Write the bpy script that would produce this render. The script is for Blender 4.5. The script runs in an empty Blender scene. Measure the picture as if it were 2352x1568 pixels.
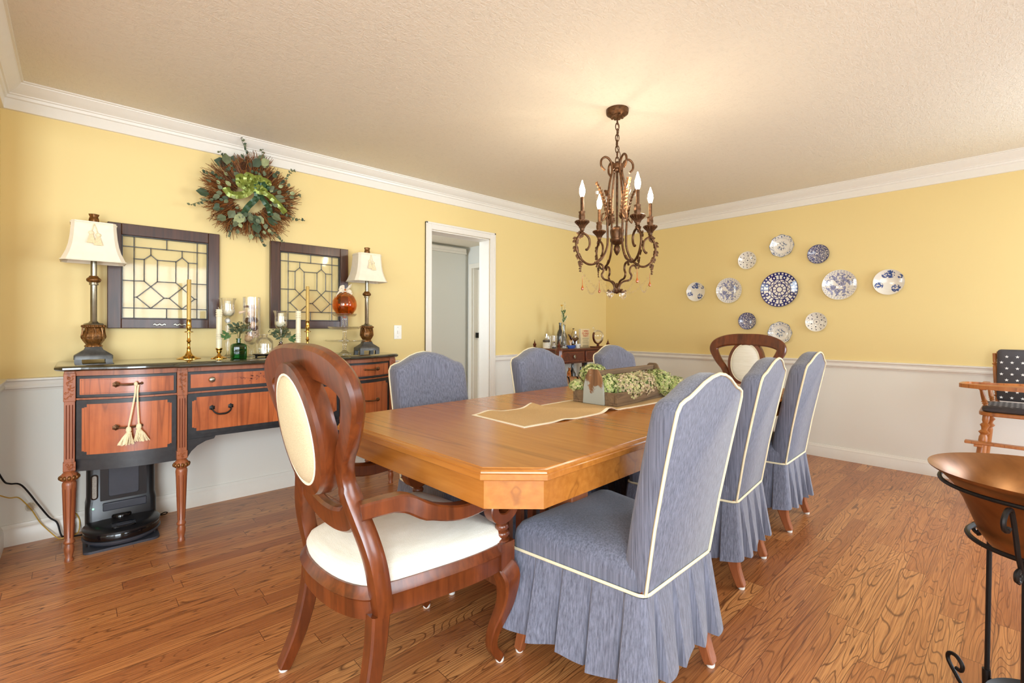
import bpy, math, random
from math import sin, cos, pi, radians
from mathutils import Vector, Matrix
random.seed(7)
sc = bpy.context.scene
C = sc.collection
# ------------------------------------------------------------------ camera
FPX, CAMH = 1088.0, 1.14
cam = bpy.data.cameras.new('camera'); cam.sensor_fit = 'HORIZONTAL'; cam.sensor_width = 36
cam.lens = 36*FPX/2352; cam.shift_y = -(784-752.4)/2352; cam.clip_start = .02
co = bpy.data.objects.new('camera', cam); C.objects.link(co)
co.location = (0, 0, CAMH); co.rotation_euler = (radians(90), 0, radians(47.33))
co.rotation_euler = (Matrix.Rotation(radians(47.33), 4, 'Z') @ Matrix.Rotation(radians(90), 4, 'X') @ Matrix.Rotation(radians(.18), 4, 'Z')).to_euler()
sc.camera = co
# ------------------------------------------------------------------ world, lights, exposure
w = bpy.data.worlds.new('sky'); sc.world = w; w.use_nodes = True
bg = w.node_tree.nodes['Background']; bg.inputs[0].default_value = (.80, .90, 1, 1); bg.inputs[1].default_value = 2.2
sc.view_settings.view_transform = 'Standard'; sc.view_settings.look = 'None'
sc.view_settings.exposure = -.03; sc.view_settings.gamma = 1
def area(name, loc, direction, sx, sy, power, color):
    l = bpy.data.lights.new(name, 'AREA'); l.shape = 'RECTANGLE'; l.size = sx; l.size_y = sy
    l.energy = power; l.color = color
    o = bpy.data.objects.new(name, l); C.objects.link(o); o.location = loc
    o.rotation_euler = Vector(direction).to_track_quat('-Z', 'Y').to_euler(); return o
area('daylight_patio_door', (1.75, 4.16, 1.15), (-1, -.6, -.4), 1.1, 2.0, 90, (.74, .87, 1))
area('daylight_side_window', (1.75, 1.05, 1.45), (-1, 0, -.05), 1.3, 1.3, 62, (.80, .91, 1))
area('fill_next_room', (.2, -2.12, 1.35), (-.35, 1, .0), 2.7, 1.7, 52, (.82, .92, 1))  # added frontal fill from behind the camera, not a known window
area('fill_next_room_side', (1.66, -1.2, 1.2), (-1, .2, 0), 1.4, 2.0, 158, (.80, .91, 1))  # added fill aimed at the left wall corner, no source known there
area('fill_floor_glare', (1.08, 5.02, 1.1), (-.1, -1, -.1), .75, 1.9, 30, (.74, .87, 1))  # added to strengthen the floor glare at right, no window known there
area('daylight_hall', (-5.2, 1.2, 1.6), (-.3, 1, 0), 1.0, 1.4, 60, (.80, .92, 1))
sc.cycles.max_bounces = 10; sc.cycles.diffuse_bounces = 5; sc.cycles.glossy_bounces = 4
sc.cycles.transmission_bounces = 8; sc.cycles.transparent_max_bounces = 16
sc.cycles.sample_clamp_indirect = 6; sc.cycles.caustics_reflective = False; sc.cycles.caustics_refractive = False
sc.cycles.use_denoising = True
# ------------------------------------------------------------------ materials
def lin(c):
    return tuple(((x/255)/12.92 if x/255 <= .04045 else ((x/255+.055)/1.055)**2.4) for x in c) + (1,)
class NT:
    def __init__(s, name):
        s.m = bpy.data.materials.new(name); s.m.use_nodes = True
        s.t = s.m.node_tree; s.n = s.t.nodes; s.b = s.n['Principled BSDF']; s.out = s.n['Material Output']
    def node(s, typ, **kw):
        n = s.n.new(typ)
        for k, v in kw.items():
            if k.startswith('_'): setattr(n, k[1:], v)
            else:
                key = k.replace('__', ' ')
                n.inputs[int(key[1:]) if key[0] == 'i' and key[1:].isdigit() else key].default_value = v
        return n
    def link(s, a, b): s.t.links.new(a, b)
    def coord(s, scale=(1, 1, 1), kind='Object', rot=(0, 0, 0)):
        tc = s.node('ShaderNodeTexCoord'); mp = s.node('ShaderNodeMapping', Scale=scale, Rotation=rot)
        s.link(tc.outputs[kind], mp.inputs[0]); return mp.outputs[0]
    def noise(s, vec, scale, detail=4, rough=.5, dist=0):
        n = s.node('ShaderNodeTexNoise', Scale=scale, Detail=detail, Roughness=rough, Distortion=dist)
        s.link(vec, n.inputs['Vector']); return n.outputs['Fac']
    def ramp(s, fac, stops):
        r = s.node('ShaderNodeValToRGB'); e = r.color_ramp.elements
        e[0].position, e[0].color = stops[0]; e[1].position, e[1].color = stops[-1]
        for p, c in stops[1:-1]:
            k = e.new(p); k.color = c
        s.link(fac, r.inputs[0]); return r.outputs[0]
    def math(s, op, a, b=None, c=None):
        n = s.node('ShaderNodeMath'); n.operation = op
        for i, v in enumerate((a, b, c)):
            if v is None: continue
            if isinstance(v, (int, float)): n.inputs[i].default_value = v
            else: s.link(v, n.inputs[i])
        return n.outputs[0]
    def mix(s, fac, a, b, mode='MIX'):
        n = s.node('ShaderNodeMix'); n.data_type = 'RGBA'; n.blend_type = mode
        for i, v in ((0, fac), (6, a), (7, b)):
            if isinstance(v, (int, float, tuple)): n.inputs[i].default_value = v
            else: s.link(v, n.inputs[i])
        return n.outputs[2]
    def bump(s, h, strength=.3, dist=.01):
        b = s.node('ShaderNodeBump', Strength=strength, Distance=dist); s.link(h, b.inputs['Height'])
        s.link(b.outputs[0], s.b.inputs['Normal'])
    def set(s, **kw):
        for k, v in kw.items():
            key = k.replace('__', ' ')
            if isinstance(v, (int, float, tuple)): s.b.inputs[key].default_value = v
            else: s.link(v, s.b.inputs[key])
        return s
def plain(name, rgb, rough=.5, metal=0, var=.06, scale=30, bump=0, **kw):
    t = NT(name); v = t.coord(); n = t.noise(v, scale, 3)
    c = lin(rgb); a = tuple(x*(1-var) for x in c[:3])+(1,); b = tuple(min(1, x*(1+var)) for x in c[:3])+(1,)
    t.set(Base__Color=t.ramp(n, [(.3, a), (.7, b)]), Roughness=rough, Metallic=metal, **kw)
    if bump: t.bump(n, bump, .004)
    return t.m
def wood(name, dark, mid, light, axis='Y', rough=.3, grain=1., coat=.2, rings=14, worn=0):
    t = NT(name); st = {'X': (1.5, 22, 22), 'Y': (22, 1.5, 22), 'Z': (22, 22, 1.5)}[axis]
    v = t.coord(st); f = t.noise(v, 2.2*grain, 6, .6, .3)
    lo = {'X': (.5, 9, 9), 'Y': (9, .5, 9), 'Z': (9, 9, .5)}[axis]
    g = t.noise(t.coord(lo), 1.0, 2, .4, .5)
    r = t.math('ABSOLUTE', t.math('SINE', t.math('MULTIPLY', g, rings*2.)))
    base = t.ramp(f, [(.3, lin(mid)), (.7, lin(light))])
    col = t.mix(t.ramp(r, [(0, (.5,)*3+(1,)), (.3, (0,)*3+(1,))]), base, lin(dark))
    if worn:
        p = t.noise(t.coord((1, 1, 1)), 7, 4, .6); col = t.mix(t.ramp(p, [(.45, (0, 0, 0, 1)), (.7, (worn,)*3+(1,))]), col, lin(dark))
    t.set(Base__Color=col, Roughness=rough, Coat__Weight=coat, Coat__Roughness=.15); t.bump(f, .06, .002)
    return t.m
def glass(name, rgb=(255, 255, 255), tint=.04, gl=.05):
    t = NT(name); tr = t.node('ShaderNodeBsdfTransparent'); tr.inputs[0].default_value = tuple(1-(1-x)*tint for x in lin(rgb)[:3])+(1,)
    g = t.node('ShaderNodeBsdfGlossy', Roughness=gl); g.inputs[0].default_value = (1, 1, 1, 1)
    lw = t.node('ShaderNodeLayerWeight', Blend=.28); mx = t.node('ShaderNodeMixShader')
    k = t.math('MULTIPLY_ADD', lw.outputs['Fresnel'], .5, .04 if name != 'window glass' else .0)
    t.link(k, mx.inputs[0]); t.link(tr.outputs[0], mx.inputs[1]); t.link(g.outputs[0], mx.inputs[2]); t.link(mx.outputs[0], t.out.inputs[0])
    return t.m
def fabric(name, a, b, freq=260, axis=0, weave=.25):
    t = NT(name); s = [14, 14, 14]; s[axis] = freq
    if axis == 2: s = [9, 9, 160]
    else: s = [200, 200, 1.2]
    f = t.noise(t.coord(tuple(s)), 1, 3, .7); g = t.noise(t.coord((400, 400, 400)), 1, 1)
    c = t.ramp(f, [(.3, lin(a)), (.72, lin(b))])
    t.set(Base__Color=c, Roughness=.9, Sheen__Weight=.25); t.bump(g, weave, .002); return t.m
M = {}
# -- wall, ceiling, trim paint
def paint(name, rgb, amp=.015):
    t = NT(name); v = t.coord(); n = t.noise(v, 220, 2); s = t.noise(v, 1.2, 2)
    c = lin(rgb); t.set(Base__Color=t.ramp(s, [(.3, tuple(x*(1-amp) for x in c[:3])+(1,)), (.7, c)]), Roughness=.55); t.bump(n, .12, .001); return t.m
M['yellow'] = paint('yellow wall paint', (231, 207, 142)); M['cream'] = paint('cream wall paint', (232, 229, 218))
M['trim'] = plain('white trim paint', (232, 227, 216), .3, var=.01); M['hall'] = paint('hall paint', (222, 222, 216))
t = NT('textured ceiling'); v = t.coord((1, 1, 1)); n1 = t.noise(t.coord((26, 60, 20), rot=(0, 0, .7)), 1, 5, .7, 1.2); n2 = t.noise(t.coord((60, 26, 20), rot=(0, 0, .3)), 1, 4, .7, 1.)
t.set(Base__Color=t.ramp(t.math('ADD', n1, n2), [(.7, lin((226, 218, 200))), (1.3, lin((234, 226, 208)))]), Roughness=.75)
t.bump(t.math('ADD', n1, n2), .55, .006); M['ceiling'] = t.m
# -- oak strip floor: boards run along Y
t = NT('oak strip floor'); RH, BL = .078, .92
tc = t.node('ShaderNodeTexCoord'); sp = t.node('ShaderNodeSeparateXYZ'); t.link(tc.outputs['Object'], sp.inputs[0])
rx = t.math('DIVIDE', sp.outputs[0], RH); row = t.math('FLOOR', rx)
hsh = t.node('ShaderNodeTexWhiteNoise'); hsh.noise_dimensions = '1D'; t.link(row, hsh.inputs['W'])
ry = t.math('ADD', t.math('DIVIDE', sp.outputs[1], BL), t.math('MULTIPLY', hsh.outputs['Value'], 7.)); cell = t.math('FLOOR', ry)
cmb = t.node('ShaderNodeCombineXYZ'); t.link(row, cmb.inputs[0]); t.link(cell, cmb.inputs[1])
wn = t.node('ShaderNodeTexWhiteNoise'); wn.noise_dimensions = '2D'; t.link(cmb.outputs[0], wn.inputs['Vector']); rnd = wn.outputs['Value']
ex = t.math('ABSOLUTE', t.math('SUBTRACT', t.math('FRACT', rx), .5)); ey = t.math('ABSOLUTE', t.math('SUBTRACT', t.math('FRACT', ry), .5))
seam = t.math('MAXIMUM', t.math('GREATER_THAN', ex, .5-.0009/RH), t.math('GREATER_THAN', ey, .5-.0011/BL))
off = t.node('ShaderNodeVectorMath'); off.operation = 'SCALE'; t.link(wn.outputs['Color'], off.inputs[0]); off.inputs['Scale'].default_value = 17.
ad = t.node('ShaderNodeVectorMath'); ad.operation = 'ADD'; t.link(tc.outputs['Object'], ad.inputs[0]); t.link(off.outputs[0], ad.inputs[1])
mp = t.node('ShaderNodeMapping', Scale=(8, .8, 1)); t.link(ad.outputs[0], mp.inputs[0])
g = t.noise(mp.outputs[0], 1.3, 1.6, .45, .35)
ring = t.math('ABSOLUTE', t.math('SINE', t.math('MULTIPLY', g, 72)))
mp2 = t.node('ShaderNodeMapping', Scale=(190, 3.5, 1)); t.link(ad.outputs[0], mp2.inputs[0]); fine = t.noise(mp2.outputs[0], 1, 3, .7)
base = t.ramp(rnd, [(0, lin((168, 104, 58))), (.5, lin((192, 126, 72))), (1, lin((206, 144, 86)))])
base = t.mix(t.ramp(fine, [(.40, (0, 0, 0, 1)), (.66, (.75,)*3+(1,))]), base, lin((132, 74, 38)))
amt = t.math('MULTIPLY', t.ramp(ring, [(0, (1,)*3+(1,)), (.42, (0,)*3+(1,))]), t.math('MULTIPLY_ADD', rnd, .35, .55))
base = t.mix(amt, base, lin((84, 42, 20)))
base = t.mix(seam, base, lin((104, 60, 34)))
t.set(Base__Color=base, Roughness=.34, Coat__Weight=.1, Coat__Roughness=.2); t.bump(fine, .05, .001); M['floor'] = t.m
M['oak'] = wood('honey oak', (112, 62, 22), (164, 100, 38), (184, 118, 50), 'X', .24, rings=5, coat=.08)
M['oakdark'] = wood('darker oak edge', (92, 48, 24), (128, 72, 40), (150, 90, 52), 'X', .3)
M['walnut'] = wood('reddish walnut', (40, 16, 6), (84, 37, 15), (122, 60, 26), 'Z', .3, coat=.3, worn=.35, rings=2.2)
M['redwood'] = wood('turned mahogany', (72, 34, 16), (134, 72, 40), (158, 92, 54), 'Z', .4, rings=6)
M['mahog'] = wood('dark mahogany', (38, 14, 8), (78, 32, 16), (104, 48, 26), 'X', .3, rings=6)
M['framewood'] = wood('dark stained frame', (22, 11, 7), (54, 29, 19), (80, 46, 30), 'Z', .3, rings=4); M['veneer'] = wood('flame veneer', (88, 34, 12), (160, 80, 38), (190, 106, 58), 'Z', .28, rings=10, coat=.4, worn=.3)
M['inlay'] = plain('dark inlay', (110, 52, 30), .4); M['black'] = plain('worn black lacquer', (38, 38, 40), .35, var=.3, scale=40, bump=.05)
M['toplacq'] = plain('worn olive black lacquer top', (52, 50, 38), .14, var=.25, scale=9, Coat__Weight=.6)
M['plastic'] = plain('black plastic', (24, 24, 26), .28); M['gloss'] = plain('glossy black plastic', (14, 12, 14), .08)
M['dkgrey'] = plain('dark grey plastic', (58, 60, 68), .4); M['iron'] = plain('wrought iron', (34, 30, 28), .45, .6)
M['brass'] = plain('polished brass', (214, 168, 84), .18, 1, .05); M['candlegold'] = plain('gold beeswax', (205, 172, 98), .45, .4, .2, 300, .5)
M['wax'] = plain('cream wax', (238, 228, 196), .5, Subsurface__Weight=.2, Subsurface__Radius=(.02, .015, .01)); M['shade'] = plain('cream silk lamp shade', (238, 226, 202), .6, var=.03, Sheen__Weight=.3)
M['bronze'] = plain('antique bronze', (92, 62, 38), .4, .75, .45, 60, .2); M['lampgold'] = plain('antique gold resin', (120, 78, 34), .35, .5, .5, 90, .3)
M['silver'] = plain('aged silver', (150, 145, 130), .25, .9, .2, 20); M['pewter'] = plain('pewter black base', (92, 92, 90), .4, .4, .35, 30)
M['chrome'] = plain('chrome', (205, 205, 205), .08, 1, .02); M['bulb'] = NT('lit bulb').m
b = M['bulb'].node_tree.nodes['Principled BSDF']; b.inputs['Emission Color'].default_value = (1, .84, .62, 1); b.inputs['Emission Strength'].default_value = 210
M['glass'] = glass('clear glass'); M['crystal'] = glass('cut crystal', (250, 245, 235), .3, .02); M['pane'] = glass('window glass')
M['amber'] = glass('amber glass', (248, 204, 138), 1.0, .05); M['greenglass'] = glass('green glass', (96, 178, 118), 1.0, .05); M['amberdrop'] = plain('amber drop', (176, 88, 16), .1, Coat__Weight=1.)
M['darkbottle'] = plain('dark bottle glass', (30, 32, 36), .08, Coat__Weight=1.); M['brownglass'] = plain('brown bottle glass', (62, 28, 12), .08, Coat__Weight=1.)
M['whiskey'] = plain('whiskey', (178, 84, 24), .1, Coat__Weight=1.); M['white'] = plain('white ceramic', (236, 232, 220), .15, var=.02, Coat__Weight=.5); M['label'] = plain('paper label', (228, 222, 204), .6)
M['blue'] = fabric('blue grey striped cotton', (78, 80, 93), (127, 130, 147)); M['piping'] = plain('cream piping', (232, 218, 182), .7)
M['ivory'] = fabric('ivory upholstery', (232, 226, 208), (244, 240, 226), axis=2, weave=.6)
M['linen'] = plain('beige linen', (206, 190, 154), .9, var=.1, scale=300, bump=.3); M['burlap'] = plain('burlap', (196, 162, 112), .95, var=.18, scale=420, bump=.4); M['cotton'] = plain('cream cotton band', (240, 230, 205), .85, var=.03)
M['barn'] = wood('weathered barn wood', (58, 42, 26), (98, 76, 52), (134, 106, 76), 'Y', .85, coat=0, rings=10)
t = NT('barn wood with flaking grey paint'); v = t.coord((22, 22, 2)); f = t.noise(v, 2, 5, .6); z = t.noise(t.coord((1, 1, 1)), 13, 4, .6)
sp = t.node('ShaderNodeSeparateXYZ'); tcc = t.node('ShaderNodeTexCoord'); t.link(tcc.outputs['Object'], sp.inputs[0])
msk = t.math('ADD', z, t.math('MULTIPLY', t.math('SUBTRACT', .095, sp.outputs[2]), 2.2))
t.set(Base__Color=t.mix(t.ramp(msk, [(.46, (0, 0, 0, 1)), (.52, (1, 1, 1, 1))]), t.ramp(f, [(.3, lin((84, 56, 32))), (.7, lin((148, 104, 66)))]), lin((160, 160, 148))), Roughness=.9); t.bump(f, .3, .004); M['barnpaint'] = t.m
for k, c in dict(leaf=(96, 104, 72), leafd=(58, 74, 48), leafl=(146, 152, 104), twig=(140, 84, 38), twigd=(96, 58, 28), cone=(86, 52, 28), hyd1=(176, 186, 112), hyd2=(200, 194, 138), hyd3=(208, 184, 150), hydd=(104, 122, 60), grn=(62, 96, 44), yel=(238, 176, 40), berry=(96, 92, 54)).items():
    M[k] = plain(k+' plant', c, .6, var=.2, scale=40)
M['ribbon'] = plain('olive metallic ribbon', (126, 138, 58), .3, .35, .35, 40, .4); M['ribbond'] = plain('dark green ribbon', (44, 74, 44), .35, .2, .3, 40)
M['tassel'] = plain('cream tassel', (234, 218, 180), .8, var=.12, scale=200, bump=.4); M['gauze'] = plain('cream gauze ribbon', (226, 212, 188), .7)
M['shell'] = plain('shell', (224, 196, 168), .5, var=.15, scale=60); M['shellb'] = plain('tan ball', (214, 172, 128), .6, var=.1); M['driftd'] = plain('brown potpourri', (104, 72, 52), .8, var=.4, scale=60, bump=.4)
M['copper'] = NT('hammered copper'); t = M['copper']; v = t.coord(); n = t.noise(v, 7, 5, .6, .5)
t.set(Base__Color=t.ramp(n, [(.3, lin((112, 70, 34))), (.62, lin((150, 98, 52))), (.75, lin((96, 74, 48)))]), Metallic=.75, Roughness=.38); M['copper'] = t.m
M['hc'] = wood('maple highchair', (100, 52, 20), (168, 100, 46), (192, 124, 64), 'Z', .35, rings=6); M['starfab'] = plain('charcoal cotton', (74, 70, 72), .9); M['starw'] = plain('white star print', (236, 234, 230), .9)
M['barrel'] = wood('small oak barrel', (120, 78, 44), (176, 124, 80), (200, 150, 104), 'Y', .5, rings=6)
M['fox'] = plain('orange figurine glaze', (205, 120, 50), .4, var=.15); M['dblue'] = plain('blue glaze dish', (60, 90, 160), .25); M['book'] = plain('cream book cloth', (232, 210, 160), .6, var=.03); M['bookred'] = plain('red print', (196, 66, 34), .6); M['ink'] = plain('dark print', (60, 52, 44), .6)
M['led'] = NT('green led').m; b = M['led'].node_tree.nodes['Principled BSDF']; b.inputs['Emission Color'].default_value = (.1, 1, .3, 1); b.inputs['Emission Strength'].default_value = 4
M['cordy'] = plain('yellow cord', (196, 156, 60), .5); M['dust'] = plain('grey dust bin', (168, 160, 148), .5, var=.2, scale=200); M['navy'] = plain('navy glaze', (34, 38, 92), .2); M['felt'] = plain('white felt glide', (230, 228, 220), .8)
M['clearp'] = glass('clear plastic', (235, 228, 215), .6, .2)
# ------------------------------------------------------------------ mesh helpers
def cr(pts, n=6, closed=False):
    P = [Vector(p) for p in pts]; out = []; N = len(P)
    rng = range(N if closed else N-1)
    for i in rng:
        if closed: a, b, c, d = P[i-1], P[i], P[(i+1) % N], P[(i+2) % N]
        else: a, b, c, d = P[max(i-1, 0)], P[i], P[i+1], P[min(i+2, N-1)]
        for k in range(n):
            t = k/n; out.append(.5*((2*b)+(-a+c)*t+(2*a-5*b+4*c-d)*t*t+(-a+3*b-3*c+d)*t*t*t))
    if not closed: out.append(P[-1])
    return out
class MB:
    def __init__(s): s.v = []; s.f = []; s.m = []; s.mat = 0; s.T = None
    def add(s, vs, fs):
        k = len(s.v)
        for p in vs:
            p = Vector(p); s.v.append(s.T @ p if s.T else p)
        for f in fs: s.f.append(tuple(k+i for i in f)); s.m.append(s.mat)
        return s
    def box(s, x0, x1, y0, y1, z0, z1):
        v = [(x, y, z) for z in (z0, z1) for y in (y0, y1) for x in (x0, x1)]
        return s.add(v, [(0, 2, 3, 1), (4, 5, 7, 6), (0, 1, 5, 4), (1, 3, 7, 5), (3, 2, 6, 7), (2, 0, 4, 6)])
    def loft(s, loops, cap0=True, cap1=True):
        n = len(loops[0]); vs = [p for l in loops for p in l]; fs = []
        for i in range(len(loops)-1):
            for j in range(n):
                k = (j+1) % n; fs.append((i*n+j, i*n+k, (i+1)*n+k, (i+1)*n+j))
        if cap0: fs.append(tuple(reversed(range(n))))
        if cap1: fs.append(tuple((len(loops)-1)*n+j for j in range(n)))
        return s.add(vs, fs)
    def lathe(s, prof, n=24, c=(0, 0, 0), caps=True, lobes=0, amp=0, sx=1, sy=1):
        loops = []
        for r, z in prof:
            r = max(r, 1e-4)
            loops.append([(c[0]+sx*r*(1+amp*cos(lobes*2*pi*j/n))*cos(2*pi*j/n), c[1]+sy*r*(1+amp*cos(lobes*2*pi*j/n))*sin(2*pi*j/n), c[2]+z) for j in range(n)])
        return s.loft(loops, caps, caps)
    def tube(s, pts, r, n=8, closed=False, up=None, flat=1):
        P = [Vector(p) for p in pts]; N = len(P); R = r if isinstance(r, (list, tuple)) else [r]*N
        if len(R) != N: R = [R[0]+(R[-1]-R[0])*i/(N-1) for i in range(N)] if len(R) == 2 else [R[min(int(i*len(R)/N), len(R)-1)] for i in range(N)]
        loops = []; nrm = None
        for i in range(N):
            a = P[i-1] if (i or closed) else P[i]; b = P[(i+1) % N] if (i < N-1 or closed) else P[i]
            t = (b-a); t = t.normalized() if t.length > 1e-9 else Vector((0, 0, 1))
            if nrm is None:
                h = Vector(up) if up else (Vector((0, 0, 1)) if abs(t.z) < .9 else Vector((1, 0, 0)))
                nrm = (h-t*h.dot(t)).normalized()
            else:
                h = Vector(up) if up else nrm
                q = (h-t*h.dot(t)); nrm = q.normalized() if q.length > 1e-6 else nrm
            bi = t.cross(nrm)
            loops.append([P[i]+(nrm*cos(2*pi*j/n)+bi*flat*sin(2*pi*j/n))*R[i] for j in range(n)])
        if closed: loops.append(loops[0]); return s.loft(loops, False, False)
        return s.loft(loops)
    def bar(s, pts, w, h, side):
        """rectangular section: w across 'side' direction, h perpendicular to it and to the path"""
        P = [Vector(p) for p in pts]; N = len(P); S = Vector(side).normalized()
        W = w if isinstance(w, (list, tuple)) else [w]*N; H = h if isinstance(h, (list, tuple)) else [h]*N
        loops = []
        for i in range(N):
            t = (P[min(i+1, N-1)]-P[max(i-1, 0)]).normalized(); u = t.cross(S).normalized(); q = u.cross(t).normalized()
            a, b = q*W[i]/2, u*H[i]/2
            e = .22; loops.append([P[i]+a*x+b*y for x, y in ((-1, -1+e), (-1, 1-e), (-1+e*H[i]/W[i], 1), (1-e*H[i]/W[i], 1), (1, 1-e), (1, -1+e), (1-e*H[i]/W[i], -1), (-1+e*H[i]/W[i], -1))])
        return s.loft(loops)
    def sphere(s, c, r, n=14, sc=(1, 1, 1)):
        m = max(4, n//2+1)
        return s.loft([[(c[0]+sc[0]*r*sin(pi*i/m)*cos(2*pi*j/n), c[1]+sc[1]*r*sin(pi*i/m)*sin(2*pi*j/n), c[2]-sc[2]*r*cos(pi*i/m)) for j in range(n)] for i in [.04]+list(range(1, m))+[m-.04]])
    def prism(s, poly, z0, z1):
        return s.loft([[(x, y, z0) for x, y in poly], [(x, y, z1) for x, y in poly]])
    def build(s, name, mats, parent=None, bevel=0, world=False, smooth=40, sub=0):
        me = bpy.data.meshes.new(name); o = root_loc(parent) if world else Vector((0, 0, 0))
        me.from_pydata([p-o for p in s.v], [], s.f)
        if not isinstance(mats, (list, tuple)): mats = [mats]
        for k in mats: me.materials.append(M[k] if isinstance(k, str) else k)
        me.polygons.foreach_set('material_index', s.m)
        me.update()
        if smooth:
            me.polygons.foreach_set('use_smooth', [True]*len(me.polygons)); me.set_sharp_from_angle(angle=radians(smooth))
        ob = bpy.data.objects.new(name, me); C.objects.link(ob)
        if parent: ob.parent = parent
        if bevel:
            b = ob.modifiers.new('bevel', 'BEVEL'); b.width = bevel; b.segments = 2; b.limit_method = 'ANGLE'; b.angle_limit = radians(50)
        if sub:
            b = ob.modifiers.new('sub', 'SUBSURF'); b.levels = sub; b.render_levels = sub
        return ob
def root_loc(p):
    o = Vector((0, 0, 0))
    while p: o += p.location; p = p.parent
    return o
def tag(o, label, cat, group=None):
    o['label'] = label; o['category'] = cat
    if group: o['group'] = group
    return o
def thing(name, label, cat, loc=(0, 0, 0), rot=0, group=None):
    o = bpy.data.objects.new(name, None); C.objects.link(o); o.location = loc; o.rotation_euler = (0, 0, rot); o.empty_display_size = .05
    return tag(o, label, cat, group)
def struct(o): o['kind'] = 'structure'; return o
def dup(root, loc, rot, label, group=None):
    def cp(o, par):
        c = o.copy(); C.objects.link(c)
        if par: c.parent = par
        for ch in list(o.children): cp(ch, c)
        return c
    r = cp(root, None); r.location = loc; r.rotation_euler = (0, 0, rot); r['label'] = label
    if group: r['group'] = group
    return r
def rrect(x0, x1, y0, y1, r, n=4):
    out = []
    for cx, cy, a in ((x1-r, y1-r, 0), (x0+r, y1-r, pi/2), (x0+r, y0+r, pi), (x1-r, y0+r, 3*pi/2)):
        for k in range(n+1): out.append((cx+r*cos(a+k*pi/2/n), cy+r*sin(a+k*pi/2/n)))
    return out
# ------------------------------------------------------------------ the room
XW, YF, YN, XR, ZC = -3.577, 4.905, -.285, 1.6, 2.40
DY0, DY1, DZ = 2.317, 2.995, 2.01
def wallbox(name, boxes, low='cream', up='yellow'):
    m = MB()
    for (x0, x1, y0, y1, z0, z1) in boxes:
        if z0 < .83 < z1:
            m.mat = 1; m.box(x0, x1, y0, y1, z0, .83); m.mat = 0; m.box(x0, x1, y0, y1, .83, z1)
        else:
            m.mat = 1 if z1 <= .83 else 0; m.box(x0, x1, y0, y1, z0, z1)
    return struct(m.build(name, [up, low], smooth=0))
struct(MB().box(-6.2, 1.85, -3.6, 5.2, -.1, 0).build('floor', 'floor', smooth=0))
struct(MB().box(-6.2, 1.85, -3.6, 5.2, ZC, ZC+.1).build('ceiling', 'ceiling', smooth=0))
T_ = .15
wallbox('wall_left', [(XW-T_, XW, YN, DY0, 0, ZC), (XW-T_, XW, DY1, YF, 0, ZC), (XW-T_, XW, DY0, DY1, DZ, ZC)])
wallbox('wall_far', [(XW-T_, .68, YF, YF+.12, 0, ZC), (1.48, XR+.15, YF, YF+.12, 0, ZC), (.68, 1.48, YF, YF+.12, 2.1, ZC), (.68, 1.48, YF, YF+.12, 0, .1)])
wallbox('wall_near', [(XW-T_, -3.05, YN-.12, YN, 0, ZC), (-3.05, XR, YN-.12, YN, 2.15, ZC)])
wallbox('wall_right', [(XR, XR+.15, -2.3, -1.95, 0, ZC), (XR, XR+.15, -.48, .42, 0, ZC), (XR, XR+.15, -1.95, -.48, 2.2, ZC), (XR, XR+.15, 1.68, 3.62, 0, ZC), (XR, XR+.15, 4.72, YF, 0, ZC), (XR, XR+.15, .42, 1.68, 0, .8), (XR, XR+.15, .42, 1.68, 2.1, ZC), (XR, XR+.15, 3.62, 4.72, 2.12, ZC)])
wallbox('wall_back', [(-3.6, -1.25, -2.3, -2.2, 0, ZC), (1.65, 1.75, -2.3, -2.2, 0, ZC), (-1.25, 1.65, -2.3, -2.2, 0, .45), (-1.25, 1.65, -2.3, -2.2, 2.25, ZC)], 'cream', 'yellow')  # unseen wall put in to hold the added fill window
wallbox('wall_side', [(-3.6, -3.5, -2.2, YN-.12, 0, ZC)], 'cream', 'yellow')
wallbox('wall_hall', [(-6.12, -6.0, -1.0, 5.0, 0, ZC)], 'hall', 'hall')
wallbox('wall_hall_end', [(-6.0, -5.85, 4.56, 4.7, 0, ZC), (-5.0, XW-T_, 4.56, 4.7, 0, ZC), (-5.85, -5.0, 4.56, 4.7, 2.06, ZC)], 'hall', 'hall')
wallbox('wall_hall_start', [(-6.0, XW-T_, -1.1, -1.0, 0, ZC)], 'hall', 'hall')
def sweep(name, prof, p0, p1, inward, m0=0, m1=0, mat='trim'):
    """prof: (projection, z); p0->p1 along the wall; m0/m1: mitre sign at either end"""
    p0, p1, nn = Vector(p0+(0,)), Vector(p1+(0,)), Vector(inward+(0,)); d = (p1-p0).normalized()
    l0 = [p0+nn*a+d*(m0*a)+Vector((0, 0, z)) for a, z in prof]; l1 = [p1+nn*a-d*(m1*a)+Vector((0, 0, z)) for a, z in prof]
    return struct(MB().loft([l0, l1]).build(name, mat, smooth=30))
crown = [(0, 2.262), (.012, 2.264), (.014, 2.318), (.022, 2.322), (.026, 2.336), (.033, 2.338), (.035, 2.344), (.05, 2.356), (.064, 2.37), (.072, 2.384), (.075, 2.386), (.077, 2.392), (.086, 2.393), (.087, 2.401), (0, 2.401)]
rail = [(0, .800), (.008, .801), (.010, .81), (.02, .815), (.021, .826), (.016, .836), (.018, .85), (.027, .856), (.027, .865), (0, .868)]
base = [(0, 0), (.017, 0), (.017, .074), (.014, .08), (.014, .09), (.008, .1), (.006, .108), (0, .109)]
sweep('trim_1', crown, (XW, YN), (XW, YF), (1, 0), 1, 1); sweep('trim_2', crown, (XW, YF), (XR, YF), (0, -1), 1, 1)
sweep('trim_3', crown, (XR, YN), (XW, YN), (0, 1), 1, 1); sweep('trim_4', crown, (XR, YF), (XR, YN), (-1, 0), 1, 1)
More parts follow.
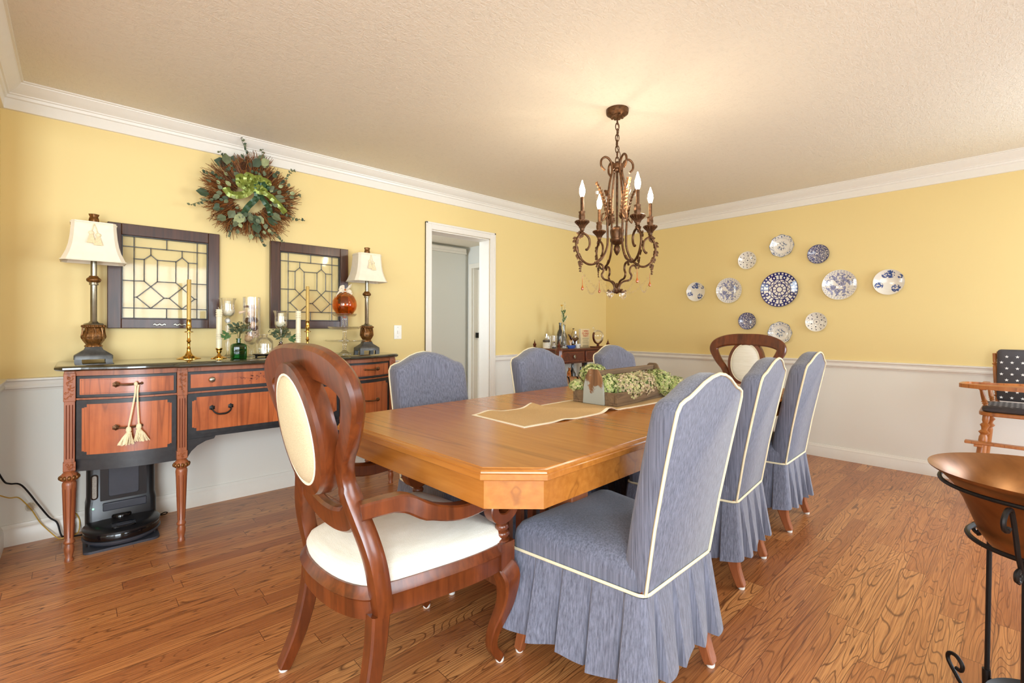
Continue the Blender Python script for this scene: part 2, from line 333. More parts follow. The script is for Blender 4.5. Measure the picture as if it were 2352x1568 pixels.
sweep('trim_5', rail, (XW, YN), (XW, DY0-.06), (1, 0), 1); sweep('trim_6', rail, (XW, DY1+.06), (XW, YF), (1, 0), 0, 1)
sweep('trim_7', rail, (XW, YF), (.61, YF), (0, -1), 1, 0); sweep('trim_8', rail, (-3.11, YN), (XW, YN), (0, 1), 0, 1)
sweep('baseboard_left', base, (XW, YN), (XW, DY0-.06), (1, 0), 1); sweep('baseboard_left.001', base, (XW, DY1+.06), (XW, YF), (1, 0), 0, 1)
sweep('baseboard_far', base, (XW, YF), (.61, YF), (0, -1), 1, 0); sweep('baseboard_near', base, (-3.11, YN), (XW, YN), (0, 1), 0, 1)
# cased opening in the left wall
def casing(name, x, s, y0, y1, z, wd=.062):
    m = MB()
    for a, b, q in ((y0-wd, y0, 0), (y1, y1+wd, 0)): m.box(min(x, x+s*.016), max(x, x+s*.016), a, b, 0, z+wd)
    m.box(min(x, x+s*.016), max(x, x+s*.016), y0, y1, z, z+wd)
    e = wd*.72
    m.box(min(x, x+s*.023), max(x, x+s*.023), y0-wd, y0-e, 0, z+wd); m.box(min(x, x+s*.023), max(x, x+s*.023), y1+e, y1+wd, 0, z+wd); m.box(min(x, x+s*.023), max(x, x+s*.023), y0-wd, y1+wd, z+e, z+wd)
    return m
m = casing('', XW, 1, DY0, DY1, DZ)
m.box(XW-T_, XW, DY0, DY0+.012, 0, DZ); m.box(XW-T_, XW, DY1-.012, DY1, 0, DZ); m.box(XW-T_, XW, DY0, DY1, DZ-.012, DZ)
struct(m.build('trim_9', 'trim', bevel=.003))
# hall beyond: panelled closet front with cornice, doorway with a part open door
m = MB().box(-6.0, -5.96, 3.2, 4.5, 0, 2.28); struct(m.build('wall_hall_panel', 'hall'))
sweep('trim_10', [(0, 2.28), (.05, 2.282), (.06, 2.31), (.08, 2.315), (.10, 2.34), (.10, 2.36), (0, 2.365)], (-6.0, 3.0), (-6.0, 4.56), (1, 0), 0, 1)
m = MB()
for a in (-5.92, -5.0): m.box(a, a+.07, 4.53, 4.56, 0, 2.13)
m.box(-5.85, -5.0, 4.53, 4.56, 2.06, 2.13); m.box(-5.85, -5.83, 4.56, 4.7, 0, 2.06); struct(m.build('trim_11', 'trim', bevel=.003))
m = MB().box(-5.83, -5.04, 4.64, 4.68, .01, 2.05); d = struct(m.build('door_1', 'trim', bevel=.003))
MB().box(-5.84, -5.80, 4.60, 4.645, .98, 1.06).build('strike_plate', 'iron', d)
# windows on the right wall, added unseen windows, opening to the next room
def window(name, y0, y1, z0, z1, cols, rows):
    m = MB(); x = XR+.06; f = .05
    for a, b, c_, d_ in ((y0, y0+f, z0, z1), (y1-f, y1, z0, z1), (y0, y1, z0, z0+f), (y0, y1, z1-f, z1)): m.box(x, x+.05, a, b, c_, d_)
    for i in range(1, cols): yy = y0+(y1-y0)*i/cols; m.box(x+.01, x+.04, yy-.012, yy+.012, z0, z1)
    for i in range(1, rows): zz = z0+(z1-z0)*i/rows; m.box(x+.01, x+.04, y0, y1, zz-.01, zz+.01)
    o = struct(m.build(name, 'trim', bevel=.002))
    MB().box(x+.022, x+.028, y0+.02, y1-.02, z0+.02, z1-.02).build('pane', 'pane', o)
    m = MB(); g = .08
    m.box(XR-.02, XR, y0-g, y0, z0-g, z1+g); m.box(XR-.02, XR, y1, y1+g, z0-g, z1+g); m.box(XR-.02, XR, y0, y1, z1, z1+g)
    if z0 > .3: m.box(XR-.03, XR, y0, y1, z0-g, z0)
    m.build('window_casing', 'trim', o, bevel=.003)
window('added_window_5', -1.95, -.48, .03, 2.2, 2, 1); window('window_1', .42, 1.68, .8, 2.1, 4, 4); window('window_2', 3.62, 4.72, .03, 2.12, 2, 1)  # the next-room window here is unseen, added to frame the side fill
m = MB()
for q in ((.68, .73, .1, 2.1), (1.43, 1.48, .1, 2.1), (.73, 1.43, .1, .15), (.73, 1.43, 2.05, 2.1), (.73, 1.43, 1.06, 1.1)): m.box(q[0], q[1], YF+.05, YF+.1, q[2], q[3])
o = struct(m.build('added_window_3', 'trim', bevel=.002)); MB().box(.72, 1.44, YF+.07, YF+.076, .12, 2.08).build('pane', 'pane', o)  # unseen window added to go with the floor glare light
m = MB(); m.box(.61, .68, YF-.02, YF, 0, 2.17); m.box(1.48, 1.55, YF-.02, YF, 0, 2.17); m.box(.68, 1.48, YF-.02, YF, 2.1, 2.17); m.build('window_casing', 'trim', o, bevel=.003)
m = MB(); m.box(-3.11, -3.05, YN, YN+.018, 0, 2.21); m.box(-3.05, XR, YN, YN+.018, 2.15, 2.21); m.box(-3.05, -3.038, YN-.12, YN, 0, 2.15); struct(m.build('trim_12', 'trim', bevel=.003))
m = MB(); y_ = -2.28
for q in ((-1.25, -1.19, .45, 2.25), (1.59, 1.65, .45, 2.25), (-1.19, 1.59, .45, .51), (-1.19, 1.59, 2.19, 2.25), (-.25, -.21, .51, 2.19), (.68, .72, .51, 2.19)): m.box(q[0], q[1], y_, y_+.05, q[2], q[3])
o = struct(m.build('added_window_4', 'trim', bevel=.002)); MB().box(-1.2, 1.6, y_+.02, y_+.026, .5, 2.2).build('pane', 'pane', o)  # unseen window added around the frontal fill light
# light switch beside the opening
r = thing('light_switch', 'white light switch plate on yellow wall left of the cased opening', 'light switch', (XW, 1.99, 1.10))
MB().box(0, .006, -.035, .035, -.058, .058).build('switch_plate', 'white', r, bevel=.002)
MB().box(.006, .013, -.006, .006, -.013, .013).build('toggle', 'trim', r, bevel=.001)
for dz in (-.04, .04): MB().sphere((.006, 0, dz), .003, 8).build('screw', 'chrome', r)
# ------------------------------------------------------------------ dining table
TX0, TX1, TY0, TY1, TZ = -2.0, -.868, .785, 3.36, .76
def octo(x0, x1, y0, y1, c):
    return [(x0+c, y0), (x1-c, y0), (x1, y0+c), (x1, y1-c), (x1-c, y1), (x0+c, y1), (x0, y1-c), (x0, y0+c)]
tb = thing('dining_table', 'long honey oak dining table with clipped corners in the middle of the room', 'table', (-1.434, 2.07, 0))
def inset(o, d): return octo(TX0+d, TX1-d, TY0+d, TY1-d, .128-d*.41)
L = [(d, z) for d, z in ((.004, TZ-.032), (0, TZ-.029), (0, TZ-.014), (.004, TZ-.0125), (.0045, TZ-.008), (.009, TZ-.004), (.017, TZ-.002), (.018, TZ))]
m = MB(); m.loft([[(x, y, z) for x, y in inset(0, d)] for d, z in L], True, False)
seams = [TY0, 1.45, 1.83, 2.31, 2.69, TY1]
top = inset(0, .018)
# top boards with thin seams between the leaves
x0, x1, y0, y1, c = TX0+.018, TX1-.018, TY0+.018, TY1-.018, .1206
ys = [y0]+seams[1:-1]+[y1]
for i in range(5):
    a = ys[i]+(.0006 if i else 0); b = ys[i+1]-(.0006 if i < 4 else 0)
    if i == 0: P = [(x0+c, a), (x1-c, a), (x1, a+c), (x1, b), (x0, b), (x0, a+c)]
    elif i == 4: P = [(x0, a), (x1, a), (x1, b-c), (x1-c, b), (x0+c, b), (x0, b-c)]
    else: P = [(x0, a), (x1, a), (x1, b), (x0, b)]
    m.prism(P, TZ-.004, TZ)
m.build('tabletop', 'oak', tb, world=True, smooth=20)
m = MB(); A = inset(0, .028); B = inset(0, .05)
m.loft([[(x, y, TZ-.118) for x, y in B], [(x, y, TZ-.03) for x, y in B], [(x, y, TZ-.03) for x, y in A], [(x, y, TZ-.118) for x, y in A], [(x, y, TZ-.118) for x, y in B]], False, False)
m.build('apron', 'oak', tb, world=True, smooth=20)
for cy in (1.42, 2.72):
    m = MB(); cx = -1.434
    for s in (-1, 1): m.box(cx+s*.25-.04, cx+s*.25+.04, cy-.05, cy+.05, .09, .60)
    m.box(cx-.3, cx+.3, cy-.055, cy+.055, .60, .64)
    m.loft([[(cx-.40, cy-.05, 0.0), (cx+.40, cy-.05, 0.0), (cx+.40, cy+.05, 0.0), (cx-.40, cy+.05, 0.0)], [(cx-.40, cy-.05, .04), (cx+.40, cy-.05, .04), (cx+.40, cy+.05, .04), (cx-.40, cy+.05, .04)], [(cx-.3, cy-.05, .10), (cx+.3, cy-.05, .10), (cx+.3, cy+.05, .10), (cx-.3, cy+.05, .10)]])
    p = m.build('pedestal', 'redwood', tb, world=True, bevel=.004)
    for k in range(6): MB().box(cx-.19+k*.07, cx-.16+k*.07, cy-.012, cy+.012, .10, .60).build('slat', 'redwood', p, world=True, bevel=.002)
MB().box(-1.464, -1.404, 1.42, 2.72, .10, .17).build('stretcher', 'redwood', tb, world=True, bevel=.004)
tb.location = (-1.470, 2.07, 0); tb.rotation_euler = (0, 0, radians(1.8))
# ------------------------------------------------------------------ table runner
def runner():
    m = MB(); x0, x1, y0, y1 = -1.607, -1.272, 1.262, 2.93; nx, ny = 10, 90; Z = TZ+.001
    def hz(x, y):
        u = (x-x0)/(x1-x0); e = abs(u-.5)*2
        r = .018*math.exp(-((y-1.58-.22*(u))/.035)**2)*(.35+.65*u) + .016*math.exp(-((y-1.61+.10*u)/.03)**2)*(1-u)
        r += .012*math.exp(-((y-1.35)/.05)**2)*(1-u)+.006*math.exp(-((y-1.48)/.04)**2)*u*u
        return Z+.0012+r*(1 if y < 1.86 else 0)*(.6+.4*e)
    w = .014
    xs = [x0, x0+w]+[x0+w+(x1-x0-2*w)*i/nx for i in range(1, nx)]+[x1-w, x1]
    ysr = [y0, y0+w]+[y0+w+(y1-y0-2*w)*i/ny for i in range(1, ny)]+[y1-w, y1]
    sk = lambda x, y: x+.016*(y-2)+.006*sin(y*9)*(1 if y < 1.95 else .2)
    n = len(xs)
    vs = [(sk(x, y), y-.03*(x-x0), hz(x, y)) for y in ysr for x in xs]; k = len(vs)
    vb = [(a, b, c-.0022) for a, b, c in vs]
    m.add(vs+vb, [])
    for j in range(len(ysr)-1):
        for i in range(n-1):
            q = (j*n+i, j*n+i+1, (j+1)*n+i+1, (j+1)*n+i); edge = i in (0, n-2) or j in (0, len(ysr)-2)
            m.f.append(q); m.m.append(1 if edge else 0); m.f.append(tuple(k+t for t in reversed(q))); m.m.append(1)
    J = len(ysr)
    rim = [i for i in range(n)]+[j*n+n-1 for j in range(1, J)]+[(J-1)*n+i for i in range(n-2, -1, -1)]+[j*n for j in range(J-2, 0, -1)]
    for a, b in zip(rim, rim[1:]+rim[:1]): m.f.append((a, k+a, k+b, b)); m.m.append(1)
    o = m.build('table_runner', ['burlap', 'cotton'], smooth=60)
    tag(o, 'rumpled burlap table runner with cream border along the middle of the dining table', 'table runner')
runner()
# ------------------------------------------------------------------ wooden tote with hydrangeas
bx0, bx1, by0, by1, bz = -1.602, -1.342, 1.895, 2.50, TZ+.0035
to = thing('wooden_tote', 'weathered wooden tote box with a handle bar holding dried hydrangeas on the table', 'tote', (-1.472, 2.2, bz))
MB().box(bx0, bx1, by0, by1, bz, bz+.012).build('tote_base', 'barn', to, world=True, bevel=.002)
for a in (bx0, bx1-.016): MB().box(a, a+.016, by0, by1, bz+.012, bz+.062).build('side_board', 'barn', to, world=True, bevel=.002)
for a in (by0, by1-.016): MB().box(bx0+.017, bx1-.017, a, a+.016, bz+.012, bz+.062).build('end_board', 'barn', to, world=True, bevel=.002)
for k, a in enumerate((by0-.013, by1+.001)):
    cx = (bx0+bx1)/2
    P = [(cx-.062, .0), (cx+.062, .0), (cx+.058, .08), (cx+.046, .135), (cx+.03, .165), (cx+.02, .172), (cx-.02, .172), (cx-.03, .165), (cx-.046, .135), (cx-.058, .08)]
    m = MB(); m.loft([[(x, yy, bz+z) for x, z in P] for yy in (a, a+.012)]); m.build('upright', 'barnpaint' if k == 0 else 'barn', to, world=True, bevel=.002)
MB().box(cx-.013, cx+.013, by0+.002, by1-.002, bz+.135, bz+.162).build('handle_bar', 'barn', to, world=True, bevel=.004)
def bloom(label, c, r, mats, n, sc=(1, 1, 1), seed=1):
    R = random.Random(seed); m = MB()
    m.mat = 2; m.sphere((0, 0, 0), r*.84, 12, sc)
    for k in range(n):
        z = R.uniform(-.75, 1); a = R.uniform(0, 2*pi); q = math.sqrt(1-z*z); d = Vector((q*cos(a), q*sin(a), z))
        rr = r*(R.uniform(.86, 1.06)+.08*sin(5*a)*cos(4*z)); p = Vector((d.x*rr*sc[0], d.y*rr*sc[1], d.z*rr*sc[2]))
        nrm = (d+Vector((R.uniform(-.5, .5), R.uniform(-.5, .5), R.uniform(-.5, .5)))).normalized()
        u = nrm.orthogonal().normalized(); u = Matrix.Rotation(R.uniform(0, 6.28), 3, nrm) @ u; v = nrm.cross(u); s = R.uniform(.0055, .0085)
        m.mat = 0 if R.random() < .6 else 1
        for i in range(4):
            ang = i*pi/2; e = u*cos(ang)+v*sin(ang); f = -u*sin(ang)+v*cos(ang)
            m.add([p, p+e*s*.6+f*s*.45+nrm*s*.3, p+e*s*1.15+nrm*s*.1, p+e*s*.6-f*s*.45+nrm*s*.3], [(0, 1, 2, 3)])
    o = m.build('hydrangea_bloom', mats, smooth=0); o.location = c
    tag(o, label, 'dried flower', 'dried hydrangeas in the tote')
hz_ = bz+.075
for i, (lab, x, y, z, r, mm, sc_) in enumerate([
    ('small dried hydrangea head outside the near left corner of the wooden tote', -1.632, 2.0, hz_+.005, .036, ('hyd2', 'hyd1', 'hydd'), (1, 1, .8)),
    ('dried green hydrangea head just behind the grey painted upright of the tote', -1.50, 2.07, hz_+.03, .075, ('hyd1', 'hyd2', 'hydd'), (1, 1, .8)),
    ('cream dried hydrangea head hanging over the front board of the tote', -1.425, 2.17, hz_+.01, .08, ('hyd2', 'hyd3', 'hydd'), (.9, 1.1, .75)),
    ('pinkish cream hydrangea head in the middle of the tote front', -1.435, 2.32, hz_+.015, .075, ('hyd3', 'hyd2', 'hydd'), (1, 1, .8)),
    ('tall green hydrangea head poking above the handle bar of the tote', -1.60, 2.15, hz_+.06, .065, ('hyd1', 'hyd2', 'hydd'), (1, 1, .8)),
    ('bright green hydrangea head under the far half of the handle bar', -1.55, 2.36, hz_+.045, .075, ('hyd1', 'hyd1', 'hydd'), (1, 1, .8)),
    ('big green hydrangea head at the far right end of the tote', -1.425, 2.50, hz_+.03, .085, ('hyd1', 'hyd2', 'hydd'), (1.05, 1, .85)),
    ('green hydrangea head spilling over the right side board down to the runner', -1.345, 2.56, hz_-.022, .058, ('hyd1', 'hyd2', 'hydd'), (.95, 1.1, .85)),
    ('pale hydrangea head lying along the left side board inside the tote', -1.58, 2.52, hz_+.02, .065, ('hyd2', 'hyd1', 'hydd'), (1, 1, .8))]):
    z = min(z, (.905 if i != 4 else .945)-r*1.05*sc_[2])
    bloom(lab, (x+.04-(.025 if i == 4 else 0), y*.955+.0, z), r*1.05, mm, int(150000*r*r), sc_, i+3)
to.rotation_euler = (0, 0, radians(4))
for o in [o for o in C.objects if o.name.startswith('hydrangea_bloom')]:
    o.location = Vector(to.location[:2]+(0,))+Matrix.Rotation(radians(4), 3, 'Z') @ (o.location-Vector(to.location[:2]+(0,)))
# ------------------------------------------------------------------ skirted side chairs (local: faces +Y)
SEAM = .38
def pchair(label, wb=.215, wf=.265):
    t = thing('slipcovered_chair', label, 'chair', (0, 0, 0), 0, 'blue slipcovered dining chairs')
    def ring(y0, y1, w0, w1, z, r=.03, n=4):
        out = []
        for cx, cy, a in ((w1-r, y1-r, 0), (-w1+r, y1-r, pi/2), (-w0+r, y0+r, pi), (w0-r, y0+r, 3*pi/2)):
            for k in range(n+1): out.append((cx+r*cos(a+k*pi/2/n), cy+r*sin(a+k*pi/2/n), z))
        return out
    m = MB(); L = []
    for d, z in ((0, SEAM), (0, SEAM+.035), (.004, SEAM+.06), (.016, SEAM+.08), (.045, SEAM+.098), (.10, SEAM+.108), (.17, SEAM+.112)):
        L.append(ring(-.235+d*.3, .245-d, wb-d, wf-d, z, .035 if d < .05 else .02))
    m.loft(L); m.build('seat', 'blue', t, smooth=70)
    # back: outline in x/h, layered front to rear
    top = [(.205, .0), (.214, .2), (.219, .38), (.220, .50), (.218, .535), (.207, .556), (.185, .566), (.16, .572), (.13, .586), (.09, .606), (.045, .620), (0, .626)]
    outl = top+[(-x, h) for x, h in reversed(top[:-1])]
    def lay(dep, ins):
        P = []
        for x, h in outl:
            s = 1-ins/.22; hh = h*(1-ins/.62) if h > .1 else h
            y = -.245-.115*(h/.6)**1.15+dep; P.append((x*s, y, SEAM+.0+hh+(.0 if h > 0 else 0)))
        return P
    m = MB(); m.loft([lay(0, .003), lay(.003, 0), lay(.03, -.002), lay(.06, .0), (lay(.078, .008)), lay(.089, .025), lay(.093, .06), lay(.095, .12)])
    m.build('backrest', 'blue', t, smooth=50)
    m = MB(); m.tube([(x, y-.001, z) for x, y, z in lay(-.0, 0)], .0052, 6); m.build('back_piping', 'piping', t, smooth=60)
    m = MB(); m.tube(ring(-.249, .249, wb+.003, wf+.003, SEAM, .03), .0052, 6, closed=True); m.build('seam_piping', 'piping', t, smooth=60)
    # pleated skirt
    base = []; R0 = ring(-.246, .247, wb, wf, 0, .012, 2); P = [Vector(p) for p in R0]+[Vector(R0[0])]
    tot = sum((P[i+1]-P[i]).length for i in range(len(P)-1)); N = 612; rings = []
    samp = []; i = 0; acc = 0
    for k in range(N):
        s = tot*k/N
        while acc+(P[i+1]-P[i]).length < s: acc += (P[i+1]-P[i]).length; i += 1
        seg = P[i+1]-P[i]; u = (s-acc)/max(seg.length, 1e-6); p = P[i]+seg*u; nr = Vector((seg.y, -seg.x, 0)).normalized(); samp.append((p, nr, s))
    # smooth the normals round the corners
    nn = [sum((samp[(k+j) % N][1] for j in range(-10, 11)), Vector()).normalized() for k in range(N)]
    npl = 18
    for q in range(9):
        f = q/8; z = SEAM-.004-f*.245; lp = []
        for k, (p, _, s) in enumerate(samp):
            ph = (s/tot*npl) % 1; idx = int(s/tot*npl); rv = .5+.5*sin(idx*12.9898)
            fold = (min(1, ph/.07) if ph < .07 else (1-.75*((ph-.07)/.93)**1.2)) if ph < .93 else .2*(1-(ph-.93)/.07)
            wave = .010*sin(s*31+idx)*f
            d = .002+f*(.014+.040*(.7+.5*rv)*fold+wave*.5)+.005*fold
            lp.append(p+nn[k]*d+Vector((0, 0, z-.008*f*sin(s*23)*f)))
        rings.append(lp)
    inner = [[a-nn[k]*.004 for k, a in enumerate(l)] for l in reversed(rings)]
    m = MB(); m.loft(rings+inner, False, False); m.build('skirt', 'blue', t, smooth=35)
    for sx in (-1, 1):
        a = sx*.185; b = sx*.225
        m = MB(); m.bar(cr([(a, -.215, SEAM+.02), (a, -.218, .22), (a, -.232, .1), (a, -.262, .012)], 5), [.042]*15+[.034], [.055]*10+[.045, .04, .037, .034, .033, .032], (1, 0, 0)); l = m.build('leg', 'redwood', t, smooth=40)
        MB().lathe([(.012, 0), (.014, .004), (.014, .012)], 12, (a, -.262, 0)).build('glide', 'felt', l)
        m = MB(); m.bar(cr([(b, .205, SEAM+.02), (b, .225, .25), (b, .212, .12), (b+sx*.006, .235, .012)], 5), [.045]*10+[.04, .038, .036, .034, .032, .03], [.05]*10+[.045, .04, .036, .034, .032, .032], (1, 0, 0)); l = m.build('leg', 'redwood', t, smooth=40)
        MB().lathe([(.012, 0), (.014, .004), (.014, .012)], 12, (b+sx*.006, .235, 0)).build('glide', 'felt', l)
    return t
pc = pchair('blue slipcovered chair nearest the camera on the right side of the table, seen from behind')
G = 'blue slipcovered dining chairs'
pc.location = (-.978, 1.39, 0); pc.rotation_euler = (0, 0, radians(91))
dup(pc, (-1.122, 2.305, 0), radians(96), 'grey blue slipcovered chair between the other two on the right side of the table', G)
dup(pc, (-1.165, 3.12, 0), radians(92.5), 'farthest slipcovered chair on the right side, its back panel lit bright blue', G)
dup(pc, (-1.90, 1.42, 0), radians(-90), 'blue slipcovered chair in front of the sideboard end and cased opening', G)
dup(pc, (-1.89, 2.27, 0), radians(-90), 'grey slipcovered chair left of the table, standing right of the cased opening', G)
dup(pc, (-1.87, 3.10, 0), radians(-90), 'blue slipcovered chair partly hiding the small bar cabinet in the far corner', G)
# ------------------------------------------------------------------ balloon back armchairs (local: faces +Y)
def armchair(label):
    t = thing('armchair', label, 'chair', (0, 0, 0), 0, 'balloon back armchairs at the table ends')
    yb = lambda z: -.225-(z-.43)*.19
    cl = [(.36, .225, .052), (.43, .236, .056), (.50, .238, .056), (.56, .222, .055), (.62, .19, .055), (.68, .160, .052), (.735, .150, .05), (.79, .172, .052), (.85, .222, .058), (.91, .260, .066), (.96, .279, .074), (1.0, .257, .086), (1.028, .19, .095), (1.041, .10, .10), (1.043, 0, .10)]
    pts = [(x, yb(z), z) for z, x, w_ in cl]+[(-x, yb(z), z) for z, x, w_ in reversed(cl[:-1])]
    W = [c[2] for c in cl]+[c[2] for c in reversed(cl[:-1])]
    P = cr(pts, 5); WW = [p.x for p in cr([(a, 0, 0) for a in W], 5)]
    m = MB()
    loops = []
    for i, p in enumerate(P):
        tn = (P[min(i+1, len(P)-1)]-P[max(i-1, 0)]).normalized(); nb = Vector((0, 1, .19)).normalized(); u = tn.cross(nb).normalized(); nb = u.cross(tn).normalized()
        a = u*WW[i]/2; hgt = .046 if p.z < .7 else .038; b = nb*hgt/2
        loops.append([p+a*x+b*y for x, y in ((-1, -.5), (-.8, -1), (0, -1.1), (.8, -1), (1, -.5), (1, .5), (.8, 1), (-.8, 1), (-1, .5))])
    m.loft(loops)
    m.tube([(sx*.17, yb(.64), .635) for sx in (-1, 1)], .001, 4)
    bf = m.build('back_frame', 'walnut', t, smooth=35)
    # lower cross rail, curved like a smile, with oval pad ring above
    m = MB(); pr = cr([(-.185, yb(.66), .655), (-.13, yb(.60), .603), (-.06, yb(.575), .58), (0, yb(.57), .575), (.06, yb(.575), .58), (.13, yb(.60), .603), (.185, yb(.66), .655)], 4)
    m.bar(pr, .032, .075, (0, 1, .19)); m.build('lower_rail', 'walnut', t, smooth=35)
    def ov(rx, rz, y, n=40, zc=.846):
        rx, rz, y = rx*1.03, rz*1.07, y-.024
        return [(rx*cos(2*pi*k/n), yb(zc+rz*sin(2*pi*k/n))+y, zc+rz*sin(2*pi*k/n)) for k in range(n)]
    m = MB()
    m.loft([ov(.145, .183, -.018), ov(.142, .180, -.030), ov(.115, .152, -.034), ov(.110, .147, -.022), ov(.110, .147, .022), ov(.115, .152, .030), ov(.142, .180, .028), ov(.146, .184, .016), ov(.145, .183, -.018)], False, False)
    m.build('back_ring', 'walnut', t, smooth=40)
    m = MB(); m.loft([ov(.02, .03, -.052), ov(.05, .07, -.051), ov(.085, .12, -.045), ov(.103, .14, -.038), ov(.111, .148, -.028), ov(.111, .148, -.001)])
    m.build('outer_back_pad', 'linen', t, smooth=60)
    m = MB(); m.loft([ov(.111, .148, .001), ov(.111, .148, .028), ov(.100, .137, .042), ov(.07, .10, .052), ov(.03, .04, .055)])
    m.build('inner_back_pad', 'ivory', t, smooth=60)
    MB().tube(ov(.113, .150, -.031), .005, 6, closed=True).build('pad_cord', 'cotton', t, smooth=60)
    MB().tube(ov(.113, .150, .031), .005, 6, closed=True).build('pad_cord', 'cotton', t, smooth=60)
    # seat rails: bowed outline
    def so(d, z):
        R = [(-.225, -.215), (-.19, -.262), (-.11, -.292), (0, -.302), (.11, -.292), (.19, -.262), (.225, -.215), (.256, -.06), (.275, .09), (.272, .205), (.252, .245), (.13, .268), (0, .276), (-.13, .268), (-.252, .245), (-.272, .205), (-.275, .09), (-.256, -.06)]
        return [(x*(1-d/.28), y*(1-d/.27), z) for x, y in R]
    def soc(d, z): return [tuple(p) for p in cr(so(d, z), 3, True)]
    m = MB(); m.loft([soc(.035, .345), soc(0, .345), soc(-.002, .395), soc(-.008, .403), soc(.0, .415), soc(.006, .43), soc(.035, .43)], True, True)
    m.build('seat_frame', 'walnut', t, smooth=35)
    m = MB(); m.loft([soc(.012, .428), soc(.008, .445), soc(.016, .462), soc(.04, .478), (soc(.09, .490)), soc(.15, .496), soc(.22, .498)]); m.build('seat_cushion', 'ivory', t, smooth=70)
    for s in (-1, 1):
        # rear leg
        m = MB(); q = cr([(s*.222, -.222, .36), (s*.224, -.232, .26), (s*.232, -.262, .13), (s*.25, -.305, .014)], 5)
        m.bar(q, [.05-.010*i/15 for i in range(16)], [.056-.018*i/15 for i in range(16)], (1, 0, 0)); l = m.build('leg', 'walnut', t, smooth=40)
        MB().lathe([(.013, 0), (.015, .005), (.015, .014)], 12, (s*.25, -.305, 0)).build('glide', 'felt', l)
        # front cabriole leg with square block
        m = MB(); m.box(s*.25-.03, s*.25+.03, .188, .248, .345, .432)
        q = cr([(s*.25, .218, .35), (s*.262, .232, .31), (s*.252, .232, .22), (s*.224, .205, .12), (s*.214, .208, .06), (s*.218, .24, .014)], 4)
        hw = [.060, .066, .07, .072, .07, .064, .058, .052, .048, .044, .041, .038, .036, .034, .033, .032, .031, .03, .03, .03, .03]
        m.bar(q, hw, hw, (1, 0, 0)); l = m.build('leg', 'walnut', t, smooth=40)
        MB().lathe([(.013, 0), (.015, .005), (.015, .014)], 12, (s*.218, .24, 0)).build('glide', 'felt', l)
        # arm, scroll and turned support
        m = MB(); q = cr([(s*.215, yb(.645)-.005, .648), (s*.248, -.17, .656), (s*.275, -.10, .622), (s*.287, 0, .596), (s*.284, .10, .598), (s*.262, .18, .606), (s*.25, .215, .606)], 5)
        m.bar(q, [.04, .04, .04]+[.044]*28, [.045]*5+[.05]*6+[.044]*20, (1, 0, 0)); m.build('arm', 'walnut', t, smooth=40)
        m = MB(); sp = []
        sp += [(s*.25, y_, z_) for y_, z_ in ((.205, .606), (.238, .602), (.262, .580), (.266, .55), (.25, .522), (.218, .508), (.186, .516), (.170, .540), (.178, .564), (.200, .572), (.212, .560))]
        q = cr(sp, 4); m.bar(q, .044, [.042-.012*i/len(q) for i in range(len(q))], (1, 0, 0)); 
        m.build('arm_scroll', 'walnut', t, smooth=40)
        MB().lathe([(.026, .43), (.026, .437), (.019, .441), (.024, .449), (.026, .455), (.022, .462), (.017, .466), (.023, .474), (.022, .482), (.016, .488), (.018, .492)], 20, (s*.25, .218, 0)).build('turned_support', 'walnut', t, smooth=50)
    return t
ac = armchair('balloon back armchair with ivory oval pad at the near end of the table')
ac.location = (-1.43, .825, 0); ac.rotation_euler = (0, 0, radians(2))
dup(ac, (-1.635, 3.93, 0), radians(180), 'balloon back armchair at the far end of the table below the wall plates')
# ------------------------------------------------------------------ sideboard
SZ = .948
sb = thing('sideboard', 'antique sideboard with black lacquer, flame veneer and fluted turned legs along the left wall', 'sideboard', (-3.3, .84, 0))
def col_x(i): return -3.13 if i in (0, 3) else -3.03
COLS = [(-.04, 0), (.397, .439), (1.275, 1.317), (1.68, 1.722)]
def frontx(y):
    if y < .397: u = max(0, y)/.397; return -3.14+.095*u+.03*sin(pi*u)
    if y > 1.317: u = min(1, (1.68-y)/.363); return -3.14+.095*u+.03*sin(pi*max(0, u))
    return -3.045
def curvslab(y0, y1, z0, z1, d0, d1, notch=0, m=None, n=14):
    m = m or MB()
    def strip(a, b, c, d, k):
        ysq = [a+(b-a)*i/k for i in range(k+1)]
        m.loft([[(frontx(y)+d0, y, c), (frontx(y)+d1, y, c), (frontx(y)+d1, y, d), (frontx(y)+d0, y, d)] for y in ysq])
    if notch:
        strip(y0, y0+notch*.45, z0+notch, z1-notch, 1); strip(y0+notch*.45, y0+notch, z0+notch*.8, z1-notch*.8, 1)
        strip(y1-notch, y1-notch*.45, z0+notch*.8, z1-notch*.8, 1); strip(y1-notch*.45, y1, z0+notch, z1-notch, 1); strip(y0+notch, y1-notch, z0, z1, n)
    else: strip(y0, y1, z0, z1, n)
    return m
# carcase
m = MB()
for a, b, z in ((0, .397, .43), (1.317, 1.68, .43), (.439, 1.275, .535)):
    ysq = [a+(b-a)*i/14 for i in range(15)]
    m.loft([[(-3.55, y, z), (frontx(y)-.012, y, z), (frontx(y)-.012, y, .923), (-3.55, y, .923)] for y in ysq])
for s, yc in ((1, .439), (-1, 1.275)):   # arched brackets under the centre drawers
    pr = [(yc, .535), (yc+s*.135, .535), (yc+s*.128, .522), (yc+s*.09, .515), (yc+s*.05, .495), (yc+s*.022, .468), (yc+s*.006, .44), (yc, .43)]
    m.loft([[(x, y, z) for y, z in pr] for x in (-3.075, -3.05)])
m.build('carcase', 'black', sb, world=True, smooth=25)
m = MB()
for a, b in ((0, .397), (1.317, 1.68), (.439, 1.275)):
    for z0, z1 in ((.899, .923), (.781, .790)): curvslab(a, b, z0, z1, -.02, .006, m=m)
m.build('red_rail', 'redwood', sb, world=True, smooth=25)
